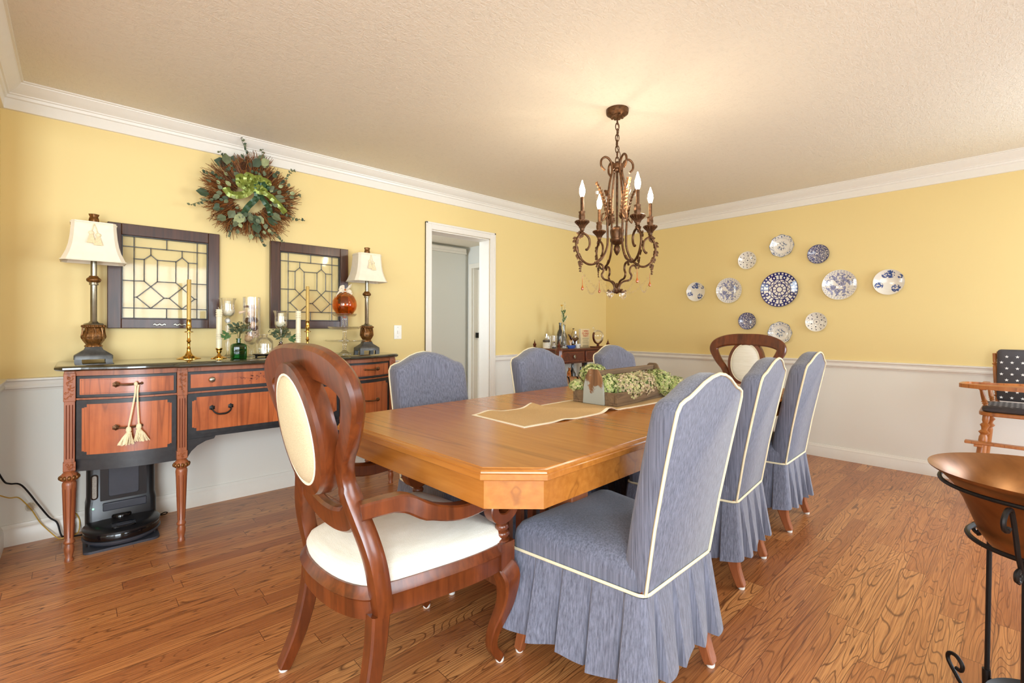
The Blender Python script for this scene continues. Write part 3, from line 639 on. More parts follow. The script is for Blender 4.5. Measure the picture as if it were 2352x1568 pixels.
# top with clipped corners and stepped middle
P = [(-3.565, -.075), (-3.15, -.075), (-3.103, -.045), (-3.095, 0.0)]+[(frontx(y)+.035, y) for y in [.02+i*.355/8 for i in range(9)]]+[(-2.998, .385), (-2.985, .40), (-2.985, 1.314), (-2.998, 1.33)]+[(frontx(y)+.035, y) for y in [1.68-.355+i*.335/8 for i in range(9)]]+[(-3.095, 1.69), (-3.103, 1.73), (-3.15, 1.76), (-3.565, 1.76)]
def pin(d): return [(max(-3.565, x-d) if x > -3.5 else x, .842+(y-.842)*(1-d/.9)) for x, y in P]
m = MB(); m.loft([[(x, y, z) for x, y in pin(d)] for d, z in ((.016, .923), (.006, .926), (.0, .932), (0, .940), (.006, .946), (.012, SZ))]); m.build('top', 'toplacq', sb, world=True, smooth=30)
def handle(y, z, par, wd=.05, drop=0):
    x = frontx(y)+.006; m = MB()
    for s in (-1, 1):
        m.lathe([(.012, 0), (.012, .002), (.006, .004), (.004, .014)], 10); 
        # turn rosette to face +X
    m = MB(); R = Matrix.Rotation(pi/2, 4, 'Y')
    for s in (-1, 1):
        m.T = Matrix.Translation((x, y+s*wd, z)) @ R
        m.lathe([(.013, 0), (.014, .002), (.009, .004), (.005, .005), (.005, .014), (.007, .017), (.002, .02)], 12, lobes=6, amp=.12)
    m.T = None
    if drop: q = cr([(x+.016, y-wd, z), (x+.022, y-wd*.92, z-drop*.5), (x+.026, y-wd*.5, z-drop*.93), (x+.027, y, z-drop), (x+.026, y+wd*.5, z-drop*.93), (x+.022, y+wd*.92, z-drop*.5), (x+.016, y+wd, z)], 5)
    else: q = cr([(x+.015, y-wd, z), (x+.022, y-wd*.6, z-.002), (x+.025, y, z-.003), (x+.022, y+wd*.6, z-.002), (x+.015, y+wd, z)], 5)
    m.tube(q, [.0028+.0022*sin(pi*i/(len(q)-1)) for i in range(len(q))], 8)
    m.build('handle', 'bronze' if not drop else 'iron', par, world=True, smooth=50)
def knob(y, z, par):
    m = MB(); m.T = Matrix.Translation((frontx(y)+.006, y, z)) @ Matrix.Rotation(pi/2, 4, 'Y')
    m.lathe([(.006, 0), (.006, .008), (.013, .01), (.015, .014), (.012, .017), (.004, .019)], 16, lobes=8, amp=.06); m.build('knob', 'silver', par, world=True)
def front(nm, y0, y1, z0, z1, notch, bd=.014):
    o = curvslab(y0, y1, z0, z1, -.012, .003).build(nm, 'black', sb, world=True, smooth=25)
    m = curvslab(y0+bd, y1-bd, z0+bd, z1-bd, .003, .006, notch); 
    return o, m
for a, b in ((.004, .393), (1.321, 1.676)):
    o, m = front('drawer', a, b, .794, .896, 0, .012); m.build('veneer_panel', 'veneer', o, world=True, smooth=20)
    # little dotted inlay line round the panel
    mm = MB(); q0, q1, r0, r1 = a+.018, b-.018, .812, .878
    for k in range(60):
        y = q0+(q1-q0)*k/59
        for z in (r0, r1): mm.box(frontx(y)+.006, frontx(y)+.0066, y-.0012, y+.0012, z-.0012, z+.0012)
    for k in range(12):
        z = r0+(r1-r0)*k/11
        for y in (q0, q1): mm.box(frontx(y)+.006, frontx(y)+.0066, y-.0012, y+.0012, z-.0012, z+.0012)
    mm.build('dotted_inlay', 'inlay', o, world=True, smooth=0); handle((a+b)/2, .853, o)
    o, m = front('cabinet_door', a, b, .492, .779, .018, .020); m.build('veneer_panel', 'veneer', o, world=True, smooth=20); handle((a+b)/2, .64, o)
o, m = front('drawer', .443, 1.271, .797, .896, 0, .013); m.build('veneer_panel', 'veneer', o, world=True, smooth=20); knob(.553, .85, o); knob(1.16, .85, o)
mm = MB(); R = random.Random(5)
for k in range(46):      # marquetry flower spray
    y = .857+R.gauss(0, .09); z = .848+R.gauss(0, .011)*max(.3, 1-abs(y-.857)*4); a = R.uniform(0, 3.1); l = R.uniform(.006, .012); z = max(.822, min(.874, z))
    x = frontx(y)+.0063; mm.add([(x, y-l*cos(a), z-l*.6*sin(a)), (x, y+.003*sin(a), z-.003*cos(a)), (x, y+l*cos(a), z+l*.6*sin(a)), (x, y-.003*sin(a), z+.003*cos(a))], [(0, 1, 2, 3)])
mm.add([(frontx(.8)+.0064, .857+.014*cos(k), .848+.014*sin(k)) for k in [i*2*pi/12 for i in range(12)]], [tuple(range(12))])
mm.loft([[(frontx(.8)+.0063, .66+.39*i/20, .848+.006*sin(i)), (frontx(.8)+.0063, .66+.39*i/20, .8495+.006*sin(i)), (frontx(.8)+.0061, .66+.39*i/20, .849+.006*sin(i))] for i in range(21)])
mm.build('marquetry_spray', 'inlay', o, world=True, smooth=0)
o, m = front('drawer', .443, 1.271, .557, .779, .020, .020); m.build('veneer_panel', 'veneer', o, world=True, smooth=20); handle(.60, .695, o, .045, .035); handle(1.12, .695, o, .045, .035)
# columns with carved blocks, flutes and turned legs
def colm(i, y0, y1):
    x = col_x(i); yc = (y0+y1)/2; h = (y1-y0)/2; x0 = x-2*h
    m = MB(); m.box(x0, x, y0, y1, .44, .923); m.box(x0-.003, x+.003, y0-.003, y1+.003, .44, .482); m.box(x0, x+.003, y0-.002, y1+.002, .776, .912)
    o = m.build('column', 'redwood', sb, world=True, bevel=.002)
    m = MB()
    for k in (-1, 0, 1): m.tube([(x+.0002, yc+k*.011, .50), (x+.0002, yc+k*.011, .76)], .0032, 6, flat=.6)
    m.build('flutes', 'inlay', o, world=True)
    m = MB(); R = random.Random(i+2)
    for (za, zb, n) in ((.784, .906, 26), (.446, .478, 12)):
        m = MB()
        for k in range(n):
            z = R.uniform(za+.006, zb-.006); y = yc+R.uniform(-.013, .013); a = R.uniform(0, 6.3); r = R.uniform(.005, .008)
            m.tube([(x+.003, y+r*cos(a+b_)*(1-b_/6), z+r*sin(a+b_)*(1-b_/6)) for b_ in (0, .8, 1.6, 2.4, 3.2)], .0022, 5)
        m.build('carving', 'redwood', o, world=True)
    m = MB(); cx = x-h
    m.lathe([(.024, .44), (.022, .432), (.026, .428), (.034, .415), (.036, .405), (.030, .394), (.022, .388), (.026, .382), (.027, .37), (.025, .34), (.0215, .22), (.0165, .105), (.021, .098), (.021, .09), (.015, .084), (.0195, .065), (.019, .05), (.013, .018), (.017, .012), (.017, 0)][::-1], 24, (cx, yc, 0))
    l = m.build('leg', 'redwood', sb, world=True, smooth=50)
    m = MB()
    for k in range(8):
        a = k*pi/4+.2; m.tube([(cx+.0245*cos(a), yc+.0245*sin(a), .355), (cx+.0205*cos(a), yc+.0205*sin(a), .22), (cx+.0162*cos(a), yc+.0162*sin(a), .115)], .0022, 5)
    m.build('flutes', 'inlay', l, world=True)
    m = MB()
    for k in range(12):
        a = k*pi/6; m.sphere((cx+.032*cos(a), yc+.032*sin(a), .408), .009, 8, (1, 1, 1.3))
    m.build('carved_ring', 'lampgold', l, world=True)
for i, (a, b) in enumerate(COLS): colm(i, a, b)
for yc in (-.015, 1.7):
    MB().lathe([(.02, .45), (.022, .40), (.016, .10), (.02, .09), (.014, .08), (.018, .05), (.013, 0)][::-1], 16, (-3.53, yc, 0)).build('leg', 'redwood', sb, world=True)
# tassels hanging from the drawer handle
tt = thing('tassel_cord', 'pair of cream tassels on a cord hanging from the upper left drawer handle', 'tassel', (-3.03, .225, .85))
X0 = frontx(.2)+.04
m = MB(); m.sphere((X0-.004, .224, .852), .011, 10, (1, .8, 1.1)); 
for a, b in ((.219, .196), (.230, .236)): m.tube(cr([(X0-.003, (a+.004), .848), (X0, a, .79), (X0, b, .645)], 6), .0042, 6)
m.build('cord', 'tassel', tt, world=True)
for k, (yy, zz) in enumerate(((.196, .645), (.236, .655))):
    m = MB(); c = (X0, yy, zz)
    m.lathe([(.003, 0), (.010, -.008), (.012, -.02), (.009, -.03), (.014, -.036)][::-1], 14, c); s = -1 if k == 0 else 1
    R = random.Random(k)
    for q in range(60):
        a = R.uniform(0, 6.28); f = R.random(); m.tube([(X0+.006*cos(a), yy+.008*sin(a), zz-.033), (X0+.012*cos(a), yy+(.018*sin(a)+s*.006), zz-.055), (X0+.014*cos(a), yy+.034*sin(a)*f+s*.012, zz-.085-R.uniform(0, .008))], .0022, 4)
    m.build('tassel_head', 'tassel', tt, world=True)
# ------------------------------------------------------------------ table lamps
def lamp(label, x, y):
    t = thing('table_lamp', label, 'table lamp', (x, y, SZ), 0, 'candlestick lamps at the ends of the sideboard')
    m = MB(); h = .080
    def sq(a, z): return [(p[0], p[1], z) for p in rrect(-a*.75, a*.75, -a, a, a*.12, 2)]
    m.loft([sq(h, .016), sq(h, .034), sq(h*.97, .038), sq(h*.9, .042), sq(h*.5, .066), sq(h*.42, .082)])
    for sx in (-1, 1):
        for sy in (-1, 1): m.box(sx*h*.72-(.02 if sx > 0 else 0), sx*h*.72+(.02 if sx < 0 else 0), sy*h*.97-(.03 if sy > 0 else 0), sy*h*.97+(.03 if sy < 0 else 0), 0, .017)
    m.build('base', 'pewter', t, smooth=40)
    MB().lathe([(.036, .081), (.037, .088), (.030, .094), (.034, .1), (.045, .118), (.048, .135), (.044, .155), (.036, .175), (.034, .182), (.046, .186), (.049, .192), (.045, .2)], 32, lobes=8, amp=.05).build('urn', 'lampgold', t, smooth=60)
    m = MB()
    for k in range(18): a = k*2*pi/18; m.sphere((.046*cos(a), .046*sin(a), .193), .0072, 8)
    for k in range(8):
        a = k*pi/4; m.tube([(.047*cos(a+.1), .047*sin(a+.1), .125), (.050*cos(a), .050*sin(a), .135), (.046*cos(a+.15), .046*sin(a+.15), .16), (.044*cos(a), .044*sin(a), .19)], .004, 5)
    m.tube([(.049*cos(k*pi/12), .049*sin(k*pi/12), .135) for k in range(24)], .002, 4, closed=True)
    m.build('beaded_carving', 'lampgold', t)
    MB().lathe([(.044, .2), (.04, .207), (.022, .212), (.018, .218), (.0145, .222), (.0145, .415), (.020, .418), (.019, .43)], 24).build('stem', 'silver', t, smooth=50)
    MB().lathe([(.019, .43), (.028, .436), (.031, .443), (.030, .45), (.020, .46), (.018, .466)], 24, lobes=10, amp=.05).build('knop', 'lampgold', t, smooth=60)
    MB().lathe([(.0135, .466), (.0135, .56), (.006, .563), (.006, .735)], 20).build('stem_upper', 'silver', t, smooth=50)
    # bell shade, cut corner rectangle
    def sh(a, b, z):
        c = a*.22; return [(a-c, -b, z), (a, -b+c, z), (a, b-c, z), (a-c, b, z), (-a+c, b, z), (-a, b-c, z), (-a, -b+c, z), (-a+c, -b, z)]
    prof = [(.132, .540), (.124, .560), (.112, .590), (.103, .625), (.097, .665), (.093, .715), (.091, .752)]
    m = MB(); o_ = [sh(r*.72, r, z) for r, z in prof]; i_ = [sh(r*.72-.003, r-.003, z) for r, z in reversed(prof)]
    m.loft(o_+i_+[o_[0]], False, False); s_ = m.build('lamp_shade', 'shade', t, smooth=30)
    m = MB(); m.tube([Vector(p) for p in sh(.0955, .1325, .541)], .003, 5, closed=True); m.build('shade_trim', 'cotton', s_); m = MB(); m.tube([Vector(p) for p in sh(.067, .0925, .742)], .004, 5, closed=True); m.build('shade_trim', 'cotton', s_)
    m = MB(); 
    for k, yy in enumerate((-.012, .016)):
        c = Vector((.075, yy, .69-k*.01)); m.tube([(.068, .0, .745), c], .002, 5); m.sphere(c, .012, 8, (.6, 1, .9)); 
        for q in range(14): a = (q/13-.5); m.tube([c+Vector((0, a*.01, -.008)), c+Vector((.010, a*.034, -.055))], .0024, 4)
    m.build('shade_tassel', 'tassel', s_)
    MB().lathe([(.012, .735), (.02, .758), (.021, .768), (.019, .78), (.0165, .785), (.022, .800), (.019, .802), (.012, .796)], 20, lobes=5, amp=.1).build('finial', 'lampgold', t, smooth=60)
    t.rotation_euler = (0, 0, 0); return t
l1 = lamp('table lamp with cream bell shade at the left end of the sideboard', -3.44, .073)
for ch in (l1,): ch.rotation_euler = (0, 0, 0)
dup(l1, (-3.43, 1.645, SZ), 0, 'table lamp with cream bell shade at the right end of the sideboard', 'candlestick lamps at the ends of the sideboard')
# the shade faces need their wide side to the room
for r in [o for o in C.objects if o.name.startswith('table_lamp')]:
    r.rotation_euler = (0, 0, 0)
# ------------------------------------------------------------------ leaded glass panels
def panel(label, y0):
    z0, wd, hg, fw = 1.13, .553, .608, .062
    t = thing('leaded_glass_panel', label, 'leaded window', (XW+.002, y0, z0), 0, 'antique leaded windows hung on the wall')
    m = MB(); D = .035
    for a, b, c_, d_ in ((0, fw, 0, hg), (wd-fw, wd, 0, hg), (fw, wd-fw, 0, fw*.9), (fw, wd-fw, hg-fw*1.05, hg)): m.box(0, D, a, b, c_, d_)
    f = .006
    m.build('frame', 'framewood', t, bevel=.003)
    m = MB(); a0, a1, b0, b1 = fw, wd-fw, fw*.9, hg-fw*1.05
    for a, b, c_, d_ in ((a0, a0+f, b0, b1), (a1-f, a1, b0, b1), (a0+f, a1-f, b0, b0+f), (a0+f, a1-f, b1-f, b1)): m.box(.006, .026, a, b, c_, d_)
    m.build('glazing_bead', 'black', t)
    MB().box(.013, .016, a0+f, a1-f, b0+f, b1-f).build('glass', 'pane', t)
    a0 += f; a1 -= f; b0 += f; b1 -= f
    S = lambda s, q: (.0165, a0+(a1-a0)*s, b0+(b1-b0)*q)
    L = [((.125, 0), (.125, 1)), ((.875, 0), (.875, 1)), ((0, .878), (1, .878)), ((0, .121), (1, .121)), ((.5, .878), (.5, 1)), ((.5, 0), (.5, .121)), ((0, .458), (.125, .458)), ((.875, .458), (1, .458))]
    for s in (1, -1):
        g = lambda u, q: ((u if s > 0 else 1-u), q)
        L += [(g(.314, .878), g(.314, .793)), (g(.314, .793), g(.238, .731)), (g(.314, .793), g(.39, .731)), (g(.238, .731), g(.238, .461)), (g(.39, .731), g(.39, .461)), (g(.238, .461), g(.314, .393)), (g(.39, .461), g(.314, .393)), (g(.125, .731), g(.238, .731)), (g(.125, .458), g(.238, .461)), (g(.314, .393), g(.156, .256)), (g(.314, .393), g(.468, .256)), (g(.156, .256), g(.314, .121)), (g(.468, .256), g(.314, .121)), (g(.125, .256), g(.156, .256)), (g(.468, .256), g(.5, .256))]
    L += [((.39, .735), (.61, .735)), ((.39, .461), (.61, .461))]
    m = MB()
    for a, b in L: m.tube([S(*a), S(*b)], .0028, 6, flat=1)
    for a, b in L:
        for q in (a, b): m.sphere(S(*q), .0042, 8)
    m.build('lead_came', 'pewter', t)
    return t
p1 = panel('leaded glass window in dark frame behind the left table lamp', .133)
m = MB(); R = random.Random(3)
for yc in (.24, .34):
    m.tube([(.036, yc-.03+.06*k/8, .022+.004*sin(k*2)) for k in range(9)], .006, 6)
m.build('worn_pull', 'silver', p1)
p2 = panel('leaded glass window in dark frame next to the right table lamp', .992)
# ------------------------------------------------------------------ wreath
wr = thing('wreath', 'twig wreath with eucalyptus leaves and a shiny green bow high on the yellow wall', 'wreath', (XW+.02, .862, 2.0))
R = random.Random(11); m = MB(); 
for k in range(850):
    a = R.uniform(0, 2*pi); r0 = R.uniform(.09, .16); ln = R.uniform(.12, .24)*(1.1 if a < 0 else 1); b = a+R.uniform(-.25, .45)
    p = Vector((R.uniform(.0, .06), r0*cos(a), r0*sin(a))); d = Vector((R.uniform(-.1, .35), cos(b), sin(b)))
    q = p+d*ln*.5+Vector((0, R.uniform(-.01, .01), R.uniform(-.01, .01))); e = p+d*ln+Vector((R.uniform(0, .03), R.uniform(-.03, .03), R.uniform(-.03, .03)))
    for v_ in (q, e):
        lim = .285+.022*sin(5*a+1)+.016*sin(11*a)
        if v_.length > lim: v_ *= lim*R.uniform(.9, 1.06)/v_.length
        v_.x = max(v_.x, -.012)
    m.mat = 0 if R.random() < .65 else 1
    m.tube([p, q, e], [.0024, .0019, .0012], 4)
m.build('twigs', ['twig', 'twigd'], wr, smooth=0)
m = MB(); m.tube([(.02+.01*sin(k), .135*cos(2*pi*k/40), .135*sin(2*pi*k/40)) for k in range(40)], .028, 8, closed=True); m.build('twig_ring', 'twigd', wr)
m = MB()
def leaf(m, p, d, n, l, w_):
    d = d.normalized(); u = d.cross(n).normalized(); nn = u.cross(d)
    m.add([p, p+d*l*.3+u*w_*.8+nn*l*.06, p+d*l*.65+u*w_*.8+nn*l*.08, p+d*l, p+d*l*.65-u*w_*.8+nn*l*.08, p+d*l*.3-u*w_*.8+nn*l*.06, p+d*l*.5+nn*l*.02], [(0, 1, 6), (1, 2, 6), (2, 3, 6), (3, 4, 6), (4, 5, 6), (5, 0, 6)])
for k in range(95):
    a = R.uniform(0, 2*pi); r = R.uniform(.10, .25); b = a+R.uniform(-.9, .9); big = R.random() < .16
    m.mat = R.choice((0, 0, 1, 2)); l = R.uniform(.06, .085) if big else R.uniform(.025, .045)
    leaf(m, Vector((R.uniform(.06, .11), r*cos(a), r*sin(a))), Vector((R.uniform(-.2, .3), cos(b), sin(b))), Vector((1, R.uniform(-.3, .3), R.uniform(-.3, .3))), l, l*.42)
for a0 in (1.6, 2.05, 1.25, .1, -.45, -1.1, -1.5, 2.6, 3.3, 4.1, .6):   # protruding sprigs
    L_ = R.uniform(.30, .36) if a0 not in (1.6,) else .385
    pts = [Vector((.04+.03*sin(t*2), (.12+(L_-.12)*t)*cos(a0+.15*t), (.12+(L_-.12)*t)*sin(a0+.15*t))) for t in [i/6 for i in range(7)]]
    m.mat = 1; m.tube(pts, .0014, 4)
    for q in range(5, 14):
        t = q/13; i = min(5, int(t*6)); p = pts[i].lerp(pts[i+1], t*6-i); m.mat = R.choice((0, 1))
        leaf(m, p, Vector((.2, R.uniform(-1, 1), R.uniform(-1, 1))), Vector((1, 0, 0)), .022, .008); m.sphere(p+Vector((.005, .006, 0)), .004, 6)
m.build('foliage', ['leaf', 'leafd', 'leafl'], wr, smooth=0)
for (y, z) in ((-.17, .19), (.2, -.02), (.03, -.23), (-.05, .2), (.12, .17)):
    m = MB()
    for j in range(7):
        for k in range(7): a = k*2*pi/7+j*.45; rr = .016*sin(pi*(j+1)/8.5); m.sphere((.06+.008*0+rr*cos(a), y+rr*sin(a), z-.022+j*.0075), .006, 6, (1, 1, .5))
    m.build('pine_cone', 'cone', wr)
m = MB()
def rib(pts, wdt, mat, seed):
    r = random.Random(seed); m.mat = mat; P_ = cr(pts, 5); n = len(P_)
    A_ = []; 
    for i, p in enumerate(P_):
        t = (P_[min(i+1, n-1)]-P_[max(0, i-1)]).normalized(); u = t.cross(Vector((1, 0, 0))).normalized(); j = .006*sin(i*1.9+seed)
        A_.append([p-u*wdt/2+Vector((j, 0, 0)), p+Vector((.008+j*-.6, 0, 0)), p+u*wdt/2+Vector((-j, 0, 0)), p+Vector((.005-j*.6, 0, 0))])
    m.loft(A_)
cx = .10
for k, (a, l) in enumerate(((.5, .10), (1.1, .08), (2.0, .085), (2.7, .10), (3.5, .06), (5.9, .07), (1.5, .06), (.1, .08), (3.1, .09))):
    d = Vector((0, cos(a), sin(a)*.8)); c0 = Vector((cx, -.005, .065)); n_ = Vector((0, -sin(a), cos(a)))
    rib([c0, c0+d*l*.5+n_*l*.28+Vector((.02, 0, 0)), c0+d*l+Vector((.03, 0, 0)), c0+d*l*.55-n_*l*.28+Vector((.015, 0, 0)), c0], .038, k % 2 if k > 5 else 0, k)
rib([(cx, 0, .06), (cx+.01, -.06, .0), (cx, -.13, -.01), (cx-.01, -.16, .03)], .045, 0, 4)
rib([(cx, 0, .06), (cx+.01, .02, .0), (cx, -.03, -.07), (cx-.01, -.055, -.12)], .036, 1, 5)
rib([(cx, 0, .06), (cx, .05, .0), (cx+.01, .09, -.06), (cx, .105, -.11)], .036, 1, 6)
rib([(cx, 0, .06), (cx+.01, .08, .03), (cx, .15, -.02), (cx, .20, -.075)], .038, 0, 7)
m.build('ribbon_bow', ['ribbon', 'ribbond'], wr, smooth=30)
# ------------------------------------------------------------------ things standing on the sideboard
def stick(label, x, y, s=1):
    t = thing('candlestick', label, 'candlestick', (x, y, SZ), 0, 'tall brass candlesticks with gold tapers')
    MB().lathe([(.062, 0), (.062, .003), (.048, .008), (.022, .02), (.012, .04), (.009, .06), (.011, .064), (.007, .07), (.008, .10), (.013, .106), (.009, .112), (.007, .13), (.008, .155), (.023, .159), (.023, .162), (.008, .166), (.012, .18), (.015, .19), (.015, .196), (.013, .20), (.013, .232), (.015, .235), (.011, .235), (.011, .21)], 28, lobes=0).build('stick_body', 'brass', t, smooth=50)
    MB().lathe([(.011, .212), (.0112, .47), (.009, .475), (.001, .475)], 14).build('taper_candle', 'candlegold', t, smooth=50)
    return t
s1 = stick('tall brass candlestick with gold taper in front of the left leaded window', -3.40, .50)
dup(s1, (-3.38, 1.185, SZ), 0, 'tall brass candlestick with gold taper in front of the right leaded window', 'tall brass candlesticks with gold tapers')
def pillar(label, x, y):
    t = thing('candle_holder', label, 'candle holder', (x, y, SZ), 0, 'short brass holders with carved candles')
    MB().lathe([(.043, 0), (.043, .003), (.03, .008), (.012, .018), (.007, .03), (.011, .036), (.015, .045), (.013, .05), (.019, .058), (.018, .064), (.004, .06)], 24).build('holder', 'brass', t, smooth=50)
    pr = [(.015, .055), (.0155, .105), (.0165, .11), (.0145, .116), (.018, .122), (.0145, .129), (.018, .136), (.0145, .143), (.0175, .15), (.0155, .157), (.0155, .25)]
    for k in range(3): z = .252+k*.013; pr += [(.0155, z), (.019, z+.006), (.0155, z+.012)]
    pr += [(.018, .295), (.018, .298), (.002, .297)]
    c = MB().lathe(pr, 8).build('carved_candle', 'wax', t, smooth=25)
    MB().tube([(0, 0, .296), (.001, -.002, .303), (.0, -.006, .311)], .0009, 5).build('wick', 'cotton', c)
    return t
h1 = pillar('short brass holder with carved cream candle left of the green bottle', -3.31, .64)
dup(h1, (-3.25, 1.08, SZ), 0, 'short brass holder with carved cream candle beside the right gold taper', 'short brass holders with carved candles')
def hurricane(label, x, y, H, R_=.049):
    t = thing('hurricane_glass', label, 'candle glass', (x, y, SZ), 0, 'tall stemmed hurricane glasses with white candles')
    k = H-.372
    pr = [(.045, 0), (.045, .003), (.02, .009), (.009, .02), (.007, .05), (.013, .08), (.009, .11), (.007, .15), (.012, .19), (.010, .21+k*.8), (.018, .232+k), (.012, .243+k), (.018, .25+k), (.034, .262+k), (.0405, .28+k), (.040, .31+k), (.038, .33+k), (.042, .355+k), (.050, .372+k)]
    inn = [(r-.002, z+.001) for r, z in pr[-7:]][::-1]
    MB().lathe(pr+inn+[(.001, .258+k)], 32).build('goblet', 'glass', t, smooth=60)
    MB().lathe([(.02, .262+k), (.033, .27+k), (.0375, .285+k), (.0375, .30+k), (.001, .301+k)], 24).build('white_wax_base', 'wax', t, smooth=50)
    MB().lathe([(.019, .3+k), (.019, .355+k), (.016, .357+k), (.001, .356+k)], 20).build('pillar_candle', 'wax', t, smooth=40)
    MB().sphere((0, 0, .232+k), .016, 14).build('stem_ball', 'white', t)
    return t
hurricane('taller hurricane glass with white candle right of the left leaded window', -3.42, .708, .372)
hurricane('shorter hurricane glass with white candle at the left edge of the right leaded window', -3.43, 1.027, .302)
# glass cylinder on a foot, filled with shells
vx, vy = -3.41, .842
t = thing('glass_vase', 'tall footed glass cylinder filled with shells and tan balls on the sideboard', 'vase', (vx, vy, SZ))
pr = [(.045, 0), (.045, .004), (.015, .012), (.012, .05), (.02, .062), (.042, .085), (.05, .115), (.0515, .14), (.052, .385), (.049, .385), (.049, .115), (.03, .085), (.001, .075)]
MB().lathe(pr, 36).build('vase_body', 'glass', t, smooth=60)
R = random.Random(4)
G2 = 'potpourri inside the glass cylinder'
def item(nm, m, mats, c, label, cat, g=G2):
    o = m.build(nm, mats, smooth=50); o.location = c; tag(o, label, cat, g); return o
for i, (dx, dy, z, r, k, lab) in enumerate([
    (.012, -.022, .118, .024, 'shellb', 'tan ball lowest on the left in the glass cylinder'), (.02, .0, .205, .023, 'shellb', 'tan ball half way up the glass cylinder'), (.018, -.006, .275, .023, 'shellb', 'tan ball near the top of the glass cylinder')]):
    item('potpourri_ball', MB().sphere((0, 0, 0), r, 18), k, (vx+dx, vy+dy, SZ+z), lab, 'ball')
for i, (dx, dy, z, r, lab) in enumerate([(.018, -.025, .232, .02, 'woven twig ball against the left side of the glass cylinder'), (-.01, .018, .235, .021, 'woven twig ball at the back of the cylinder, right side'), (0.015, .014, .185, .02, 'dark woven ball above the shells at the cylinder bottom'), (.02, -.028, .185, .018, 'dark seed ball at the lower left of the cylinder')]):
    m = MB(); rr = random.Random(i)
    for k in range(14):
        ax = Vector((rr.gauss(0, 1), rr.gauss(0, 1), rr.gauss(0, 1))).normalized(); u = ax.orthogonal().normalized(); v_ = ax.cross(u)
        m.tube([(u*cos(2*pi*q/14)+v_*sin(2*pi*q/14))*r for q in range(14)], .0016, 4, closed=True)
    m.sphere((0, 0, 0), r*.85, 10); item('woven_ball', m, 'driftd' if i > 1 else 'cone', (vx+dx, vy+dy, SZ+z), lab, 'ball')
def conch(l, r):
    m = MB(); pr = [(.0005, 0)]
    for k in range(9): z = l*(k+1)/9; rr = r*(k+1)/9; pr += [(rr, z-.002), (rr*.86, z+.0015)]
    pr.append((.001, l+.006)); m.lathe(pr, 14); return m
for i, (dx, dy, z, rx, l, lab) in enumerate([(.022, .018, .235, .25, .075, 'long ridged shell leaning on the right side inside the cylinder'), (.02, .022, .15, 3.3, .06, 'white spiral shell pointing up in the lower right of the cylinder'), (.02, -.022, .30, 1.9, .055, 'pale shell lying across the upper left of the cylinder')]):
    o = item('spiral_shell', conch(l, .011), 'shell', (vx+dx, vy+dy, SZ+z+(.06 if i == 1 else 0)), lab, 'shell'); o.rotation_euler = (rx, 0, 0)
for i, (dx, dy, z, lab) in enumerate([(.028, .01, .325, 'pink star shaped shell on top of the shells in the cylinder'), (.032, -.008, .145, 'small pink shell cluster near the bottom front of the cylinder'), (.03, .018, .135, 'knobbly pink shell at the bottom right of the cylinder')]):
    m = MB(); rr = random.Random(i+9)
    for k in range(16): m.sphere((rr.uniform(-.008, .008), rr.uniform(-.02, .02), rr.uniform(-.010, .010)), rr.uniform(.004, .009), 7)
    item('knobbly_shell', m, 'shell', (vx+dx-.012, vy+dy, SZ+z), lab, 'shell')
for i, (dx, dy, z, lab) in enumerate([(-.01, -.012, .32, 'brown bark curl across the top of the cylinder'), (-.012, .0, .15, 'brown seed pod at the back of the cylinder bottom')]):
    m = MB(); m.tube(cr([(0, -.03, 0), (.004, -.01, .005), (0, .015, -.004), (.003, .03, .004)], 4), .007, 6, flat=.4); item('bark_piece', m, 'driftd', (vx+dx, vy+dy, SZ+z), lab, 'bark')
# green bottle with sprig
def sprig(label, c, seed, flip=1):
    R = random.Random(seed); m = MB()
    for k in range(5):
        a = R.uniform(-1.2, 1.2); q = [Vector((0, 0, 0)), Vector((.005, .01*a, .05)), Vector((.012, .04*a+.0, .075+.02*cos(a)))]; m.mat = 3; m.tube(q, .0014, 4)
        for j in range(13): p = q[2]+Vector((R.gauss(0, .012), R.gauss(0, .015), R.gauss(0, .014))); m.mat = 3; m.sphere(p, .0042, 7); m.tube([q[1], p], .0008, 3)
    for k in range(22):
        a = R.uniform(-1.9, 1.9)*1.0; p = Vector((.01, .018*a, .05+R.uniform(0, .05))); m.mat = R.choice((0, 1, 1)); leaf(m, p, Vector((R.uniform(-.2, .5), a, R.uniform(-.2, .8))), Vector((1, 0, .2)), R.uniform(.026, .038), .0085)
    for yy, zz in ((-.075, .05), (-.06, .035), (-.085, .028)): 
        m.mat = 2; m.tube([(0, -.01, .05), (.01, flip*yy*.6, zz+.02), (.01, flip*yy, zz)], .0012, 4); 
        for j in range(3): leaf(m, Vector((.01, flip*yy*(.7+.1*j), zz+.008-.004*j)), Vector((.1, flip*-.9, (j-1)*.9)), Vector((1, 0, 0)), .032, .008)
    o = m.build('berry_sprig', ['leaf', 'leafd', 'grn', 'berry'], smooth=0); o.location = c; tag(o, label, 'sprig'); return o
gx, gy = -3.235, .728
g = thing('green_bottle', 'square shouldered green glass bottle holding a berry sprig', 'bottle', (gx, gy, SZ))
m = MB(); sqr = lambda a, z: [(p[0], p[1], z) for p in rrect(-a, a, -a, a, a*.35 if a > .015 else a*.98, 4)]
m.loft([sqr(.036, 0), sqr(.039, .004), sqr(.039, .07), sqr(.037, .082), sqr(.028, .09), sqr(.0125, .094), sqr(.0115, .105), sqr(.011, .115), sqr(.0145, .116), sqr(.0145, .122), sqr(.009, .122), sqr(.009, .10), sqr(.02, .085), sqr(.034, .068), sqr(.034, .006)])
m.build('bottle_body', 'greenglass', g, smooth=50)
sprig('berry and leaf sprig standing in the green bottle', (gx, gy, SZ+.10), 2)
